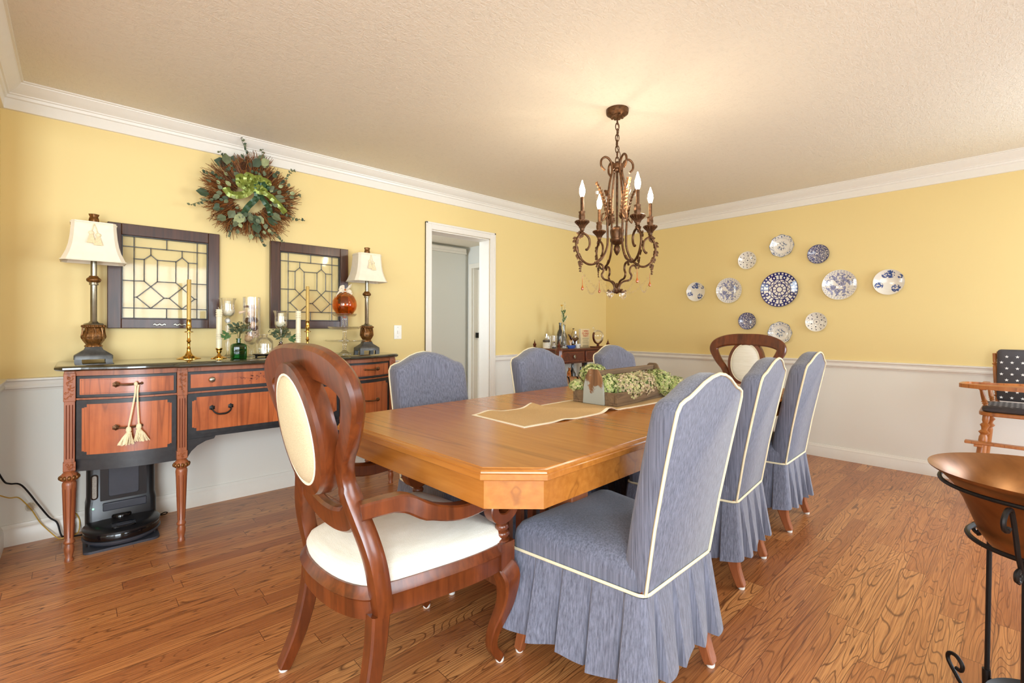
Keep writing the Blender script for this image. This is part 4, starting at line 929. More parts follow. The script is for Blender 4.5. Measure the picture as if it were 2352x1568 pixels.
# cloche jar on a little iron stand, second sprig behind
jx, jy = -3.30, .89
t = thing('iron_stand', 'small black iron stand with ball feet under the clear jar', 'stand', (jx, jy, SZ))
m = MB(); m.lathe([(.001, .014), (.064, .014), (.068, .018), (.064, .02), (.001, .02)], 30)
for a in (.3, 1.5, 2.7, 3.9, 5.1): m.sphere((.056*cos(a), .056*sin(a), .007), .007, 8)
m.tube([(.045*cos(2*pi*k/20), .045*sin(2*pi*k/20), .008) for k in range(20)], .002, 5, closed=True); m.build('stand_plate', 'iron', t)
t = thing('glass_jar', 'clear bell shaped glass jar with pale shells inside beside the green bottle', 'jar', (jx, jy, SZ+.0205))
MB().lathe([(.046, 0), (.052, .003), (.052, .065), (.048, .082), (.034, .098), (.018, .106), (.016, .112), (.022, .118), (.022, .124), (.019, .124), (.014, .108), (.046, .08), (.05, .063), (.05, .004), (.001, .003)], 36).build('jar_body', 'glass', t, smooth=60)
m = MB(); rr = random.Random(3)
for k in range(22): m.sphere((rr.uniform(-.025, .025), rr.uniform(-.03, .03), .010+.02*rr.random()), rr.uniform(.006, .010), 8, (1, 1, .7))
item('shell_pile', m, 'wax', (jx, jy, SZ+.026), 'pale shells lying in the clear bell jar', 'shells', None)
t = thing('bud_vase', 'small brown bud vase with a berry sprig behind the armchair crest', 'vase', (-3.29, .985, SZ))
MB().lathe([(.02, 0), (.03, .01), (.033, .04), (.022, .07), (.010, .085), (.012, .095), (.008, .095), (.006, .08), (.001, .07)], 20).build('vase_body', 'brownglass', t, smooth=60)
sprig('berry and leaf sprig above the near armchair crest, in a brown bud vase', (-3.29, .985, SZ+.075), 5, -1)
# tiered glass cake stands and amber ball
cx_, cy_ = -3.30, 1.415
z = SZ
for i, (rp, hs, lab, sq_) in enumerate([(.145, .097, 'widest glass cake stand, lowest of the stacked three', 0), (.115, .095, 'middle glass cake stand of the stacked three', 0), (.085, .098, 'top glass cake stand holding the amber glass ball', 0)]):
    t = thing('cake_stand', lab, 'cake stand', (cx_, cy_, z), 0, 'stacked clear glass cake stands')
    r0 = .05 if i == 0 else .036
    MB().lathe([(r0, 0), (r0, .003), (r0*.6, .012), (.012, .03), (.016, .036), (.010, .044), (.016, .052), (.011, .06), (.016, .068), (.012, .076), (.02, hs-.016), (.025, hs-.012)], 30).build('pedestal', 'crystal', t, smooth=60)
    MB().lathe([(.02, hs-.014), (rp*.6, hs-.011), (rp*.85, hs-.008), (rp, hs+(.006 if i else 0)), (rp, hs+(.009 if i else .003)), (rp*.84, hs-.004), (rp*.6, hs-.006), (.001, hs-.006)], 48).build('plate', 'crystal', t, smooth=60)
    z += hs-.0055
t = thing('amber_ornament', 'round amber glass ball tied with cream ribbon on the top cake stand', 'ornament', (cx_, cy_, z+.001))
MB().lathe([(.03, 0), (.055, .012), (.078, .045), (.084, .075), (.080, .105), (.064, .138), (.035, .158), (.014, .166), (.013, .19), (.010, .19), (.011, .165), (.03, .155), (.06, .132), (.075, .10), (.079, .075), (.073, .045), (.05, .016), (.001, .006)], 40, lobes=9, amp=.012).build('ball', 'amber', t, smooth=60)
m = MB(); 
for k, p in enumerate(([(0, 0, .172), (.02, -.02, .185), (.02, -.05, .165), (.015, -.07, .135)], [(0, 0, .172), (.02, .015, .2), (.015, .04, .215), (.01, .0, .18)], [(0, 0, .172), (.02, -.02, .205), (.02, -.05, .19), (.01, -.01, .172)], [(0, 0, .172), (.015, .03, .175), (.015, .045, .15)])):
    q = cr(p, 5); n = len(q); m.loft([[v_+Vector((.004*sin(i*2), -.004, -.012)), v_+Vector((.002, 0, 0)), v_+Vector((.004*sin(i*2), .004, .012)), v_+Vector((-.001, 0, 0))] for i, v_ in enumerate(q)])
m.tube([(.0145*cos(2*pi*k/12), .0145*sin(2*pi*k/12), .173) for k in range(12)], .004, 5, closed=True); m.build('ribbon', 'gauze', t, smooth=50)
# ------------------------------------------------------------------ robot vacuum and dock, cables
t = thing('vacuum_dock', 'tall black emptying dock of the robot vacuum under the sideboard', 'vacuum dock', (-3.45, .19, 0))
m = MB(); P0 = rrect(-3.545, -3.37, .04, .345, .03, 4); P1 = rrect(-3.545, -3.385, .045, .34, .03, 4)
m.loft([[(x, y, z) for x, y in P] for P, z in ((P0, 0), (P0, .17), (P1, .20), (P1, .40))]+[[(min(x, -3.35), y, .412) for x, y in P0]]); m.build('dock_tower', 'plastic', t, world=True, smooth=40)
MB().loft([[(x, y, z) for x, y in rrect(-3.38, -3.165, .03, .34, .03, 4)] for z in (0, .006, .012)]).build('base_plate', 'dkgrey', t, world=True, smooth=30)
m = MB(); q = rrect(.135, .265, .215, .375, .012, 4); m.loft([[(x, y, z) for y, z in q] for x in (-3.386, -3.378)]); m.build('door_panel', 'dkgrey', t, world=True, bevel=.002)
m = MB(); q = rrect(.10, .30, .185, .395, .02, 4); m.loft([[(x, y, z) for y, z in q] for x in (-3.386, -3.3825)]); m.build('recess', 'plastic', t, world=True)
m = MB(); q = rrect(.062, .092, .21, .345, .0148, 5); m.loft([[(x, y, z) for y, z in q] for x in (-3.386, -3.378)]); o = m.build('dust_window_frame', 'gloss', t, world=True)
m = MB(); q = rrect(.068, .086, .217, .338, .0088, 5); m.loft([[(x, y, z) for y, z in q] for x in (-3.378, -3.3765)]); m.build('dust_window', 'dust', o, world=True)
MB().box(-3.386, -3.366, .11, .30, .14, .185).build('chin', 'dkgrey', t, world=True, bevel=.006)
MB().sphere((-3.3705, .072, .165), .0045, 8).build('status_light', 'led', t, world=True)
vx_, vy_, vr = -3.315, .19, .165
t = thing('robot_vacuum', 'round black robot vacuum parked in front of its dock', 'robot vacuum', (vx_+.005, vy_, .0125))
MB().lathe([(.13, .006), (.15, .008), (.155, .02), (.165, .022), (.166, .03), (.160, .032)], 64).build('bumper', 'dkgrey', t, smooth=40)
MB().lathe([(.159, .030), (.161, .034), (.161, .062), (.158, .066)], 64).build('side_band', 'gloss', t, smooth=40)
MB().lathe([(.155, .064), (.164, .066), (.164, .074), (.155, .082), (.10, .086), (.001, .088)], 64).build('lid', 'plastic', t, smooth=40)
m = MB(); m.loft([[(x, y, z) for x, y in rrect(.045, .125, -.05, .05, .015, 4)] for z in (.083, .092)]); o = m.build('dustbin_cover', 'gloss', t, bevel=.002)
m = MB(); m.loft([[(x, y, z) for x, y in rrect(.075, .115, -.03, .035, .010, 4)] for z in (.092, .095)]); m.build('release_button', 'dkgrey', o, bevel=.002)
MB().lathe([(.045, .086), (.045, .098), (.04, .104), (.001, .105)], 30, (-.075, 0, 0)).build('turret', 'gloss', t, smooth=40)
for s in (-1, 1): MB().tube([(.05, s*.135, .014), (.05, s*.135, .0)], .014, 10).build('wheel', 'plastic', t)
m = MB(); m.tube(cr([(-3.46, -.283, .42), (-3.47, -.26, .36), (-3.47, -.24, .345), (-3.50, -.20, .32), (-3.52, -.14, .20), (-3.535, -.10, .12), (-3.53, -.07, .085), (-3.525, -.055, .02), (-3.51, -.04, .006), (-3.48, .02, .006), (-3.46, .036, .012)], 6), .0042, 7)
tag(m.build('power_cable', 'iron'), 'black power cable running down the wall to the vacuum dock', 'cable')
t = thing('extension_lead', 'thin yellow cord with a clear plug cover beside the black cable', 'cable', (-3.54, -.15, .1))
m = MB(); m.tube(cr([(-3.47, -.283, .30), (-3.49, -.245, .27), (-3.51, -.215, .26), (-3.53, -.19, .22), (-3.545, -.165, .17), (-3.545, -.14, .11), (-3.54, -.12, .075), (-3.52, -.07, .008), (-3.50, -.05, .005), (-3.52, .01, .006), (-3.553, .02, .06), (-3.556, .008, .10), (-3.556, .0, .112)], 6), .0028, 6); m.build('cord', 'cordy', t, world=True)
m = MB(); m.sphere((-3.54, -.172, .192), .02, 8, (.8, 1, 1.2)); m.build('plug_cover', 'clearp', t, world=True, smooth=0)
m = MB(); m.tube(cr([(-3.52, .352, .012), (-3.50, .375, .02), (-3.49, .395, .03), (-3.50, .41, .022), (-3.52, .40, .008), (-3.53, .37, .006), (-3.545, .36, .006)], 6), .003, 6); tag(m.build('cable_loop', 'iron'), 'small loop of black cable right of the vacuum dock', 'cable')
# ------------------------------------------------------------------ bar cabinet in the far left corner
BX0, BX1, BY0, BY1, BZ = -3.52, -3.14, 3.53, 4.365, .927
t = thing('bar_cabinet', 'small dark mahogany bar cabinet with spindle finials in the far corner', 'cabinet', ((BX0+BX1)/2, (BY0+BY1)/2, 0))
MB().box(BX0-.01, BX1+.012, BY0-.01, BY1+.01, BZ-.018, BZ).build('top', 'mahog', t, world=True, bevel=.004)
MB().box(BX0, BX1-.012, BY0+.01, BY1-.01, .775, BZ-.018).build('case', 'mahog', t, world=True, bevel=.002)
for a, b in ((BY0+.055, BY0+.40), (BY0+.425, BY1-.055)):
    o = MB().box(BX1-.012, BX1, a, b, .79, .90).build('drawer', 'mahog', t, world=True, bevel=.003)
    m = MB()
    for q in ((a+.012, b-.012, .800, .802), (a+.012, b-.012, .888, .890), (a+.012, a+.014, .802, .888), (b-.014, b-.012, .802, .888)): m.box(BX1, BX1+.001, *q)
    m.build('stringing', 'veneer', o, world=True)
    m = MB(); m.T = Matrix.Translation((BX1, (a+b)/2, .845)) @ Matrix.Rotation(pi/2, 4, 'Y'); m.lathe([(.008, 0), (.008, .008), (.015, .012), (.015, .016), (.004, .02)], 14, sx=1.3); m.build('knob', 'silver', o, world=True)
MB().box(BX0, BX1, BY0+.02, BY1-.02, .465, .483).build('shelf', 'mahog', t, world=True, bevel=.003)
for i, (x, y) in enumerate(((BX1-.01, BY0+.01), (BX1-.01, BY1-.01), (BX0+.03, BY0+.01), (BX0+.03, BY1-.01))):
    m = MB(); m.lathe([(.012, .0), (.02, .02), (.014, .05), (.02, .20), (.022, .45), (.024, .49), (.016, .52), (.02, .60), (.022, .68), (.022, .715), (.038 if i < 2 else .03, .80), (.040 if i < 2 else .03, .91), (.03, BZ+.004), (.012, BZ+.02), (.017, BZ+.032), (.019, BZ+.04), (.012, BZ+.052), (.005, BZ+.056), (.009, BZ+.062), (.003, BZ+.072), (.0015, BZ+.09)], 8 if i < 2 else 20, (x, y, 0))
    o = m.build('post', 'mahog', t, world=True, smooth=30)
    if i == 0: MB().sphere((x+.036, y+.0, .855), .014, 12, (.25, 1, 1.9)).build('oval_inlay', 'veneer', o, world=True)
SB = BZ+.0005
def glassware(name, label, cat, x, y, prof, mat, z=SB, n=24, **k):
    t = thing(name, label, cat, (x, y, z)); MB().lathe(prof, n, **k).build('body', mat, t, smooth=50); return t
t = glassware('liquor_bottle', 'squat clear bottle with white label at the left end of the bar cabinet top', 'bottle', -3.33, 3.49+.06, [(.034, 0), (.036, .004), (.036, .085), (.026, .098), (.012, .103), (.012, .125), (.001, .126)], 'glass')
MB().lathe([(.0365, .004), (.0365, .062)], 24).build('paper_label', 'label', t); MB().lathe([(.0367, .068), (.0367, .086)], 24).build('dark_band', 'ink', t); MB().lathe([(.014, .126), (.014, .15), (.001, .151)], 16).build('cap', 'chrome', t)
m = MB()
for z_, w_ in ((.050, .016), (.042, .011), (.030, .004), (.022, .013)): m.box(.0362, .0372, -w_/2, w_/2, z_, z_+.002)
m.build('label_print', 'ink', t)
for i, (x, y, lab) in enumerate(((-3.40, 3.66, 'clear tumbler behind the cocktail glass on the bar cabinet'), (-3.42, 3.77, 'clear tumbler beside the tall dark bottle'))):
    glassware('tumbler', lab, 'glass', x, y, [(.03, 0), (.034, .13), (.032, .13), (.028, .006), (.001, .006)], 'glass')
t = glassware('small_decanter', 'short glass with silver lid and dark contents in front of the tumblers', 'jar', -3.27, 3.60, [(.022, 0), (.024, .002), (.024, .045), (.02, .05), (.018, .058)], 'glass'); MB().lathe([(.021, .002), (.021, .02), (.001, .021)], 20).build('dark_contents', 'brownglass', t); MB().lathe([(.019, .058), (.02, .068), (.012, .074), (.001, .075)], 20).build('lid', 'chrome', t)
glassware('wine_bottle', 'tall dark bottle standing left of the glass flask', 'bottle', -3.40, 3.79+.05, [(.036, 0), (.038, .004), (.038, .13), (.03, .165), (.014, .20), (.013, .255), (.016, .257), (.016, .268), (.001, .27)], 'darkbottle')
t = glassware('glass_flask', 'clear long necked glass flask holding flower stems', 'vase', -3.26, 3.735, [(.045, 0), (.052, .006), (.05, .04), (.022, .14), (.013, .18), (.012, .25), (.017, .275), (.015, .275), (.010, .25), (.02, .14), (.047, .04), (.001, .006)], 'glass')
def flower(label, seed):
    R = random.Random(seed); m = MB(); m.mat = 0
    m.tube(cr([(0, 0, .02), (.0, .0, .15), (-.0, -.012, .27), (0, -.03, .43)], 5), .0018, 5)
    for k in range(16): leaf(m, Vector((.0, .012*R.uniform(-1, 1), R.uniform(.26, .36))), Vector((R.uniform(-.3, .3), R.uniform(-.6, .6), R.uniform(.5, 1.2))), Vector((1, 0, 0)), R.uniform(.03, .055), .009)
    m.mat = 1
    for k in range(10): a = k*2*pi/10; leaf(m, Vector((0, -.03, .435)), Vector((cos(a), sin(a), .35)), Vector((0, 0, 1)), .022, .009)
    m.sphere((0, -.03, .438), .008, 8); m.mat = 0; leaf(m, Vector((0, -.02, .37)), Vector((.1, .8, .8)), Vector((1, 0, 0)), .035, .010); leaf(m, Vector((0, -.02, .365)), Vector((.1, -.8, .8)), Vector((1, 0, 0)), .03, .009)
    o = m.build('flower_stem', ['grn', 'yel'], smooth=0); o.location = (-3.26, 3.735, SB+.006); tag(o, label, 'flower'); return o
flower('green stem with one yellow flower in the glass flask', 3)
for i, (pts, lab) in enumerate((([(0, 0, .02), (0, .0, .2), (0, .01, .32), (0, .02, .48)], 'tall white blossom spray rising highest from the glass flask'), ([(0, 0, .02), (0, .0, .2), (0, .03, .28), (0, .062, .345)], 'white blossom spray leaning right out of the glass flask'), ([(0, 0, .02), (0, .0, .2), (0, -.02, .3), (0, -.045, .41)], 'white blossom spray leaning left out of the glass flask'))):
    R = random.Random(i); m = MB(); q = cr(pts, 6); m.mat = 0; m.tube(q, .001, 4); m.mat = 1
    for k in range(30): u = R.uniform(.55, 1); p = q[int(u*(len(q)-1))]+Vector((R.gauss(0, .004), R.gauss(0, .008), R.gauss(0, .006))); m.sphere(p, .0032, 6)
    o = m.build('blossom_spray', ['grn', 'wax'], smooth=0); o.location = (-3.26, 3.735, SB+.006); tag(o, lab, 'flower')
t = glassware('bitters_bottle', 'dark narrow bottle leaning behind the pipe, right of the flask', 'bottle', -3.42, 3.93, [(.03, 0), (.03, .12), (.012, .17), (.011, .24), (.014, .245), (.001, .25)], 'darkbottle')
t = thing('cocktail_shaker', 'chrome cocktail shaker in front of the cream book', 'shaker', (-3.36, 4.045, SB)); MB().lathe([(.026, 0), (.034, .10), (.033, .12), (.022, .145), (.016, .15)], 24).build('tin', 'chrome', t, smooth=50); MB().lathe([(.016, .15), (.015, .175), (.012, .178), (.001, .179)], 20).build('cap', 'chrome', t)
t = thing('smoking_pipe', 'dark carved pipe shaped bottle holder with a thin stick, left of the shaker', 'ornament', (-3.30, 3.93, SB)); m = MB(); m.tube(cr([(0, -.07, .14), (0, -.05, .13), (0, -.02, .10), (0, .03, .085), (0, .075, .10)], 5), [.008, .012, .018, .024, .02], 10); m.build('bowl', 'brownglass', t); MB().tube([(0, .0, .0), (0, .0, .10)], .012, 8).build('foot', 'brownglass', t); m = MB(); m.tube([(0, -.03, .12), (0, .01, .2)], .0015, 5); m.sphere((0, .012, .203), .012, 8, (1, 1, .45)); m.build('stick', 'bronze', t)
t = thing('coral_ornament', 'pink branching ornament in front of the glass flask', 'ornament', (-3.22, 3.80, SB+.032)); m = MB()
for k in range(9): a = k*.7; m.tube(cr([(0, 0, -.0), (.004*cos(a), .014*sin(a), .03), (.01*cos(a), .028*sin(a), .03+.035*((k*7) % 5)/5)], 3), [.005, .003], 5)
m.build('branches', 'shell', t)
t = glassware('blue_dish', 'blue rectangular dish in front of the glass flask', 'dish', -3.21, 3.80, [(.03, 0), (.045, .025), (.046, .031), (.042, .029), (.03, .008), (.001, .007)], 'dblue', sy=1.5, sx=.7)
t = glassware('white_bowl', 'small white bowl with dark sprig print in front of the shaker', 'bowl', -3.23, 3.93, [(.025, 0), (.027, .004), (.043, .042), (.040, .042), (.024, .007), (.001, .006)], 'white', sx=.7)
m = MB(); m.add([(.028, -.012, .022), (.030, 0, .027), (.028, .012, .023), (.0275, 0, .018)], [(0, 1, 2, 3)]); m.build('print', 'ink', t)
# book with printed title, standing against the wall
bk = thing('book', 'cream book standing upright with red capitals on its cover beside the glass globe', 'book', (-3.36, 4.205, SB), radians(-8))
MB().box(-.02, .012, -.068, .068, .0, .205).build('cover', 'book', bk, bevel=.002)
MB().box(-.018, .010, -.066, -.069, .003, .2).build('spine', 'cotton', bk)
def text(body, size, loc, mat, par, name, rot=(pi/2, 0, pi/2), ext=.0004):
    cu = bpy.data.curves.new(name, 'FONT'); cu.body = body; cu.size = size; cu.align_x = 'CENTER'; cu.extrude = ext; cu.resolution_u = 2; cu.offset = size*.02
    ob = bpy.data.objects.new(name, cu); C.objects.link(ob); dg = bpy.context.evaluated_depsgraph_get(); me = bpy.data.meshes.new_from_object(ob.evaluated_get(dg)); bpy.data.objects.remove(ob)
    me.materials.clear(); me.materials.append(M[mat]); o = bpy.data.objects.new(name, me); C.objects.link(o); o.parent = par; o.location = loc; o.rotation_euler = rot; return o
for k, s in enumerate(('I WISH', "I'D SAID", 'THAT!')): text(s, .029, (.0125, .004, .168-.027*k), 'bookred', bk, 'title')
m = MB(); R = random.Random(2)
for k in range(7): w_ = R.uniform(.035, .048); m.box(.012, .0128, .004-w_, .004+w_, .098-.011*k, .100-.011*k)
for k in range(2): m.box(.012, .0128, .004-.045, .004+.045, .016-.009*k, .020-.009*k)
m.build('small_print', 'ink', bk)
# globe decanter on a curved wooden cradle
t = thing('globe_decanter', 'clear glass globe decanter on a curved dark wood cradle', 'decanter', (-3.215, 4.26, SB), radians(0))
m = MB(); m.box(-.035, .035, -.10, .08, .0, .012); q = [(0, .082*cos(a), .122+.082*sin(a)) for a in [radians(150)+k*radians(200)/20 for k in range(21)]]; m.bar(q, .022, .013, (1, 0, 0)); m.box(-.01, .01, -.012, .012, .012, .045); m.build('cradle', 'mahog', t, bevel=.002)
m = MB(); m.sphere((0, .0, .127), .066, 28); m.build('globe', 'glass', t); MB().tube([(0, -.045, .175), (0, -.072, .20)], [.010, .012], 12).build('neck', 'glass', t); MB().sphere((0, -.082, .212), .013, 12).build('stopper', 'crystal', t)
# lower shelf
S2 = .4835
t = thing('oak_barrel', 'tiny oak barrel with black hoops on the lower shelf of the bar cabinet', 'barrel', (-3.25, 3.86, S2+.078), radians(60))
m = MB(); m.T = Matrix.Rotation(pi/2, 4, 'Y'); m.lathe([(.055, -.095), (.0555, -.095), (.064, -.06), (.068, 0), (.064, .06), (.0555, .095), (.051, .095), (.051, .088), (.001, .088)], 28); 
b_ = m.build('staves', 'barrel', t, smooth=50)
for x_, r_ in ((-.085, .059), (-.05, .066), (.05, .066), (.085, .059)):
    m = MB(); m.T = Matrix.Rotation(pi/2, 4, 'Y'); m.lathe([(r_, x_-.007), (r_+.001, x_-.007), (r_+.001, x_+.007), (r_, x_+.007)], 28); m.build('hoop', 'iron', t)
m = MB()
for s in (-.06, .06): m.box(s-.01, s+.01, -.055, .055, -.078, -.055)
m.build('stand', 'barrel', t, bevel=.002)
m = MB()
for k in range(9): a = k*2*pi/9; m.box(.0885, .089, .014*cos(a)-.003, .014*cos(a)+.003, -.008+.012*sin(a)-.002, -.008+.012*sin(a)+.002)
m.build('branded_mark', 'inlay', t)
t = thing('animal_figurine', 'small orange and white four legged animal figurine standing on the barrel', 'figurine', (-3.27, 3.835, S2+.146), radians(30))
m = MB(); m.sphere((0, 0, .045), .022, 12, (.8, 1.5, .9)); m.sphere((0, .035, .068), .016, 12, (.9, 1.1, .95)); m.sphere((0, .052, .066), .009, 8); m.tube([(0, .02, .05), (0, .032, .062)], .013, 8)
for sx in (-1, 1):
    for yy in (-.02, .02): m.tube([(sx*.01, yy, .04), (sx*.011, yy, .0)], [.008, .006], 8)
    m.lathe([(.006, 0), (.001, .014)], 6, (sx*.010, .032, .080))
m.tube([(0, -.03, .05), (0, -.042, .035)], [.004, .002], 6); m.build('body', 'fox', t); MB().sphere((0, .028, .050), .011, 8, (.8, .8, 1.4)).build('white_chest', 'white', t)
t = glassware('gin_bottle', 'dark bottle behind the animal figurine on the lower shelf', 'bottle', -3.36, 4.00, [(.034, 0), (.034, .16), (.015, .2), (.013, .26), (.016, .262), (.016, .275), (.001, .276)], 'darkbottle', S2)
t = glassware('liqueur_bottle', 'brown bottle with cream label left of the whiskey bottle', 'bottle', -3.30, 4.07, [(.03, 0), (.03, .15), (.012, .19), (.011, .23), (.001, .232)], 'brownglass', S2); MB().lathe([(.0304, .06), (.0304, .135)], 24).build('paper_label', 'book', t)
t = glassware('whiskey_bottle', 'clear whiskey bottle with dark stopper and amber liquid on the lower shelf', 'bottle', -3.25, 4.07+.02, [(.038, 0), (.04, .004), (.042, .08), (.043, .16), (.036, .195), (.014, .22), (.013, .245)], 'glass', S2); MB().lathe([(.037, .004), (.040, .115), (.001, .116)], 24).build('whiskey', 'whiskey', t); MB().lathe([(.013, .245), (.016, .248), (.018, .28), (.001, .282)], 20).build('stopper', 'black', t); MB().lathe([(.0425, .03), (.0425, .062)], 24).build('paper_label', 'label', t)
t = glassware('copper_cup', 'pink copper cup left of the tiny barrel on the lower shelf', 'cup', -3.19, 3.765, [(.018, 0), (.02, .002), (.024, .06), (.022, .06), (.018, .004), (.001, .004)], 'shell', S2)
# ------------------------------------------------------------------ wall plates (pattern in the plate's own glaze)
def plate(label, x, z, r, kind):
    t = NT('plate glaze '+kind+str(int(r*1000))); tc = t.node('ShaderNodeTexCoord'); sp = t.node('ShaderNodeSeparateXYZ'); t.link(tc.outputs['Object'], sp.inputs[0])
    X, Z = t.math('DIVIDE', sp.outputs[0], r), t.math('DIVIDE', sp.outputs[2], r)
    cmb = t.node('ShaderNodeCombineXYZ'); t.link(X, cmb.inputs[0]); t.link(Z, cmb.inputs[1]); V = cmb.outputs[0]
    rad = t.math('SQRT', t.math('ADD', t.math('MULTIPLY', X, X), t.math('MULTIPLY', Z, Z))); ang = t.math('ARCTAN2', Z, X)
    def band(a, b): return t.math('MULTIPLY', t.math('GREATER_THAN', rad, a), t.math('LESS_THAN', rad, b))
    def rays(n, duty, ph=0.): return t.math('GREATER_THAN', t.math('COSINE', t.math('MULTIPLY_ADD', ang, float(n), ph)), duty)
    mx = lambda *a: a[0] if len(a) == 1 else t.math('MAXIMUM', a[0], mx(*a[1:]))
    mul = lambda *a: a[0] if len(a) == 1 else t.math('MULTIPLY', a[0], mul(*a[1:]))
    wh = lin((232, 226, 212)); ink = {'geo': (36, 38, 104), 'speck': (52, 54, 84), 'dots': (50, 50, 60), 'fruit': (44, 62, 104), 'trans': (96, 98, 122), 'floral': (80, 92, 112)}[kind]
    def circ(px, py, rr):
        d = t.math('SQRT', t.math('ADD', t.math('POWER', t.math('SUBTRACT', X, px), 2.), t.math('POWER', t.math('SUBTRACT', Z, py), 2.))); return t.math('LESS_THAN', d, rr)
    def annu(px, py, a, b): 
        d = t.math('SQRT', t.math('ADD', t.math('POWER', t.math('SUBTRACT', X, px), 2.), t.math('POWER', t.math('SUBTRACT', Z, py), 2.))); return t.math('MULTIPLY', t.math('LESS_THAN', d, b), t.math('GREATER_THAN', d, a))
    if kind == 'geo':
        starr = t.math('MULTIPLY_ADD', t.math('ABSOLUTE', t.math('SUBTRACT', t.math('FRACT', t.math('MULTIPLY', ang, 12/(2*pi))), .5)), .26, .42)
        star = t.math('LESS_THAN', t.math('ABSOLUTE', t.math('SUBTRACT', rad, starr)), .028)
        f = mx(band(.14, .19), band(.35, .41), band(.565, .61), mul(band(.17, .38), rays(10, .78)), star, mul(band(.60, .85), rays(8, .96)), band(.82, .87), mul(band(.86, .98), rays(30, -.1)), band(.96, 1.1),
               *[annu(.715*cos(a), .715*sin(a), .05, .125) for a in [pi/8+k*pi/4 for k in range(8)]])
    elif kind == 'speck':
        n = t.noise(V, 9, 5, .75, .8); f = mx(t.math('LESS_THAN', n, .54), band(.94, 1.1))
    elif kind == 'dots':
        f = mx(circ(0, 0, .07), band(.27, .29), *[circ(.5*cos(a), .5*sin(a), .065) for a in [k*pi/3+.4 for k in range(6)]], *[circ(.82*cos(a), .82*sin(a), .055) for a in [k*pi/6 for k in range(12)]], *[circ(.66*cos(a), .66*sin(a), .03) for a in [k*pi/5+.2 for k in range(10)]])
    elif kind == 'fruit':
        n = t.noise(V, 5, 3, .6, .4); blob = mx(circ(.1, .62, .30), circ(-.25, .55, .2), circ(-.62, -.25, .27), circ(.45, -.5, .30), circ(.72, .4, .17)); f = mul(blob, t.math('LESS_THAN', n, .54))
    elif kind == 'trans':
        n = t.noise(V, 4, 5, .65, .9); f = mx(mul(t.math('LESS_THAN', n, .50), band(-1, .80)), mul(band(.84, .87), rays(30, 0)), mul(band(.92, .95), rays(34, 0, 1.)))
    else:
        n = t.noise(V, 7, 3, .6, .6); f = mx(mul(t.math('LESS_THAN', n, .46), mx(band(-1, .42), band(.76, .95))), band(.70, .715), band(.97, 1.2))
    sh = t.noise(V, 6, 3, .5); col = t.ramp(sh, [(.3, lin(ink)), (.75, lin(tuple(min(255, int(c*1.5+20)) for c in ink)))]) if kind != 'geo' else lin(ink)
    t.set(Base__Color=t.mix(f, wh, col), Roughness=.12, Coat__Weight=.5)
    name_ = 'wall_plate'; m = MB(); m.T = Matrix.Rotation(pi/2, 4, 'X')
    lo = dict(lobes=8, amp=.025) if kind == 'floral' else {}
    m.lathe([(.001, .010), (r*.58, .010), (r*.62, .012), (r*.70, .016), (r*.97, .024), (r, .026), (r*1.0, .0235), (r*.7, .011), (r*.6, .005), (r*.42, .004), (r*.40, .001), (r*.36, .001), (r*.36, .005), (.001, .005)], 64, **lo)
    o = m.build('wall_plate', t.m, smooth=50); o.location = (x, YF, z)
    tag(o, label, 'plate', 'blue and white plates on the far wall'); return o
for a in (('large navy and white geometric plate in the middle of the plate group', -1.581, 1.509, .163, 'geo'),
          ('scalloped floral plate at the top centre of the plate group', -1.559, 1.918, .104, 'floral'),
          ('scalloped floral plate at the bottom centre just above the far armchair', -1.572, 1.100, .103, 'floral'),
          ('dark blue speckled plate at the upper right of the plate group', -1.26, 1.807, .085, 'speck'),
          ('dark blue speckled plate at the lower left of the plate group', -1.868, 1.214, .083, 'speck'),
          ('white plate with dark dots at the upper left of the plate group', -1.87, 1.814, .087, 'dots'),
          ('white plate with dark dots at the lower right of the plate group', -1.275, 1.201, .086, 'dots'),
          ('white plate with blue fruit sprays, leftmost on the far wall', -2.398, 1.532, .102, 'fruit'),
          ('white plate with blue fruit sprays, rightmost on the far wall', -.761, 1.523, .104, 'fruit'),
          ('grey blue transfer printed plate just left of the large geometric plate', -2.048, 1.526, .128, 'trans'),
          ('grey blue transfer printed plate just right of the large geometric plate', -1.101, 1.523, .130, 'trans')): plate(*a)
# ------------------------------------------------------------------ chandelier
CS = .965; HX, HY = -1.602, 2.299
cz = lambda z: (1.14+(z-1.14)*CS)
ch = thing('chandelier', 'bronze scrollwork chandelier with four lit candle bulbs and crystal drops over the table', 'chandelier', (HX, HY, cz(1.396)))
RD, FD = Vector((.6778, .7353, 0)), Vector((-.7353, .6778, 0))
def L3(r, z, th): return Vector((HX+r*CS*cos(th), HY+r*CS*sin(th), cz(z)))
# canopy
MB().lathe([(.015, 2.352), (.03, 2.358), (.05, 2.366), (.062, 2.375), (.064, 2.385), (.064, 2.4)], 32, (HX, HY, 0)).build('canopy', 'bronze', ch, world=True, smooth=40)
m = MB()
for k in range(10): a = k*2*pi/10; m.sphere((HX+.034*cos(a), HY+.034*sin(a), 2.358), .009, 8, (1, 1, .5))
m.build('canopy_relief', 'bronze', ch, world=True)
zt, zb = 2.352, cz(2.125); nl = 8
for k in range(nl):
    c = Vector((HX, HY, zt-(zt-zb)*(k+.5)/nl)); h = (zt-zb)/nl*.66; u = Vector((1, 0, 0)) if k % 2 else Vector((0, 1, 0)); u = (RD if k % 2 else FD)
    m = MB(); m.tube([c+u*(.0105*cos(a))+Vector((0, 0, h*sin(a))) for a in [q*2*pi/16 for q in range(16)]], .0028, 6, closed=True); m.build('chain_link', 'bronze', ch, world=True)
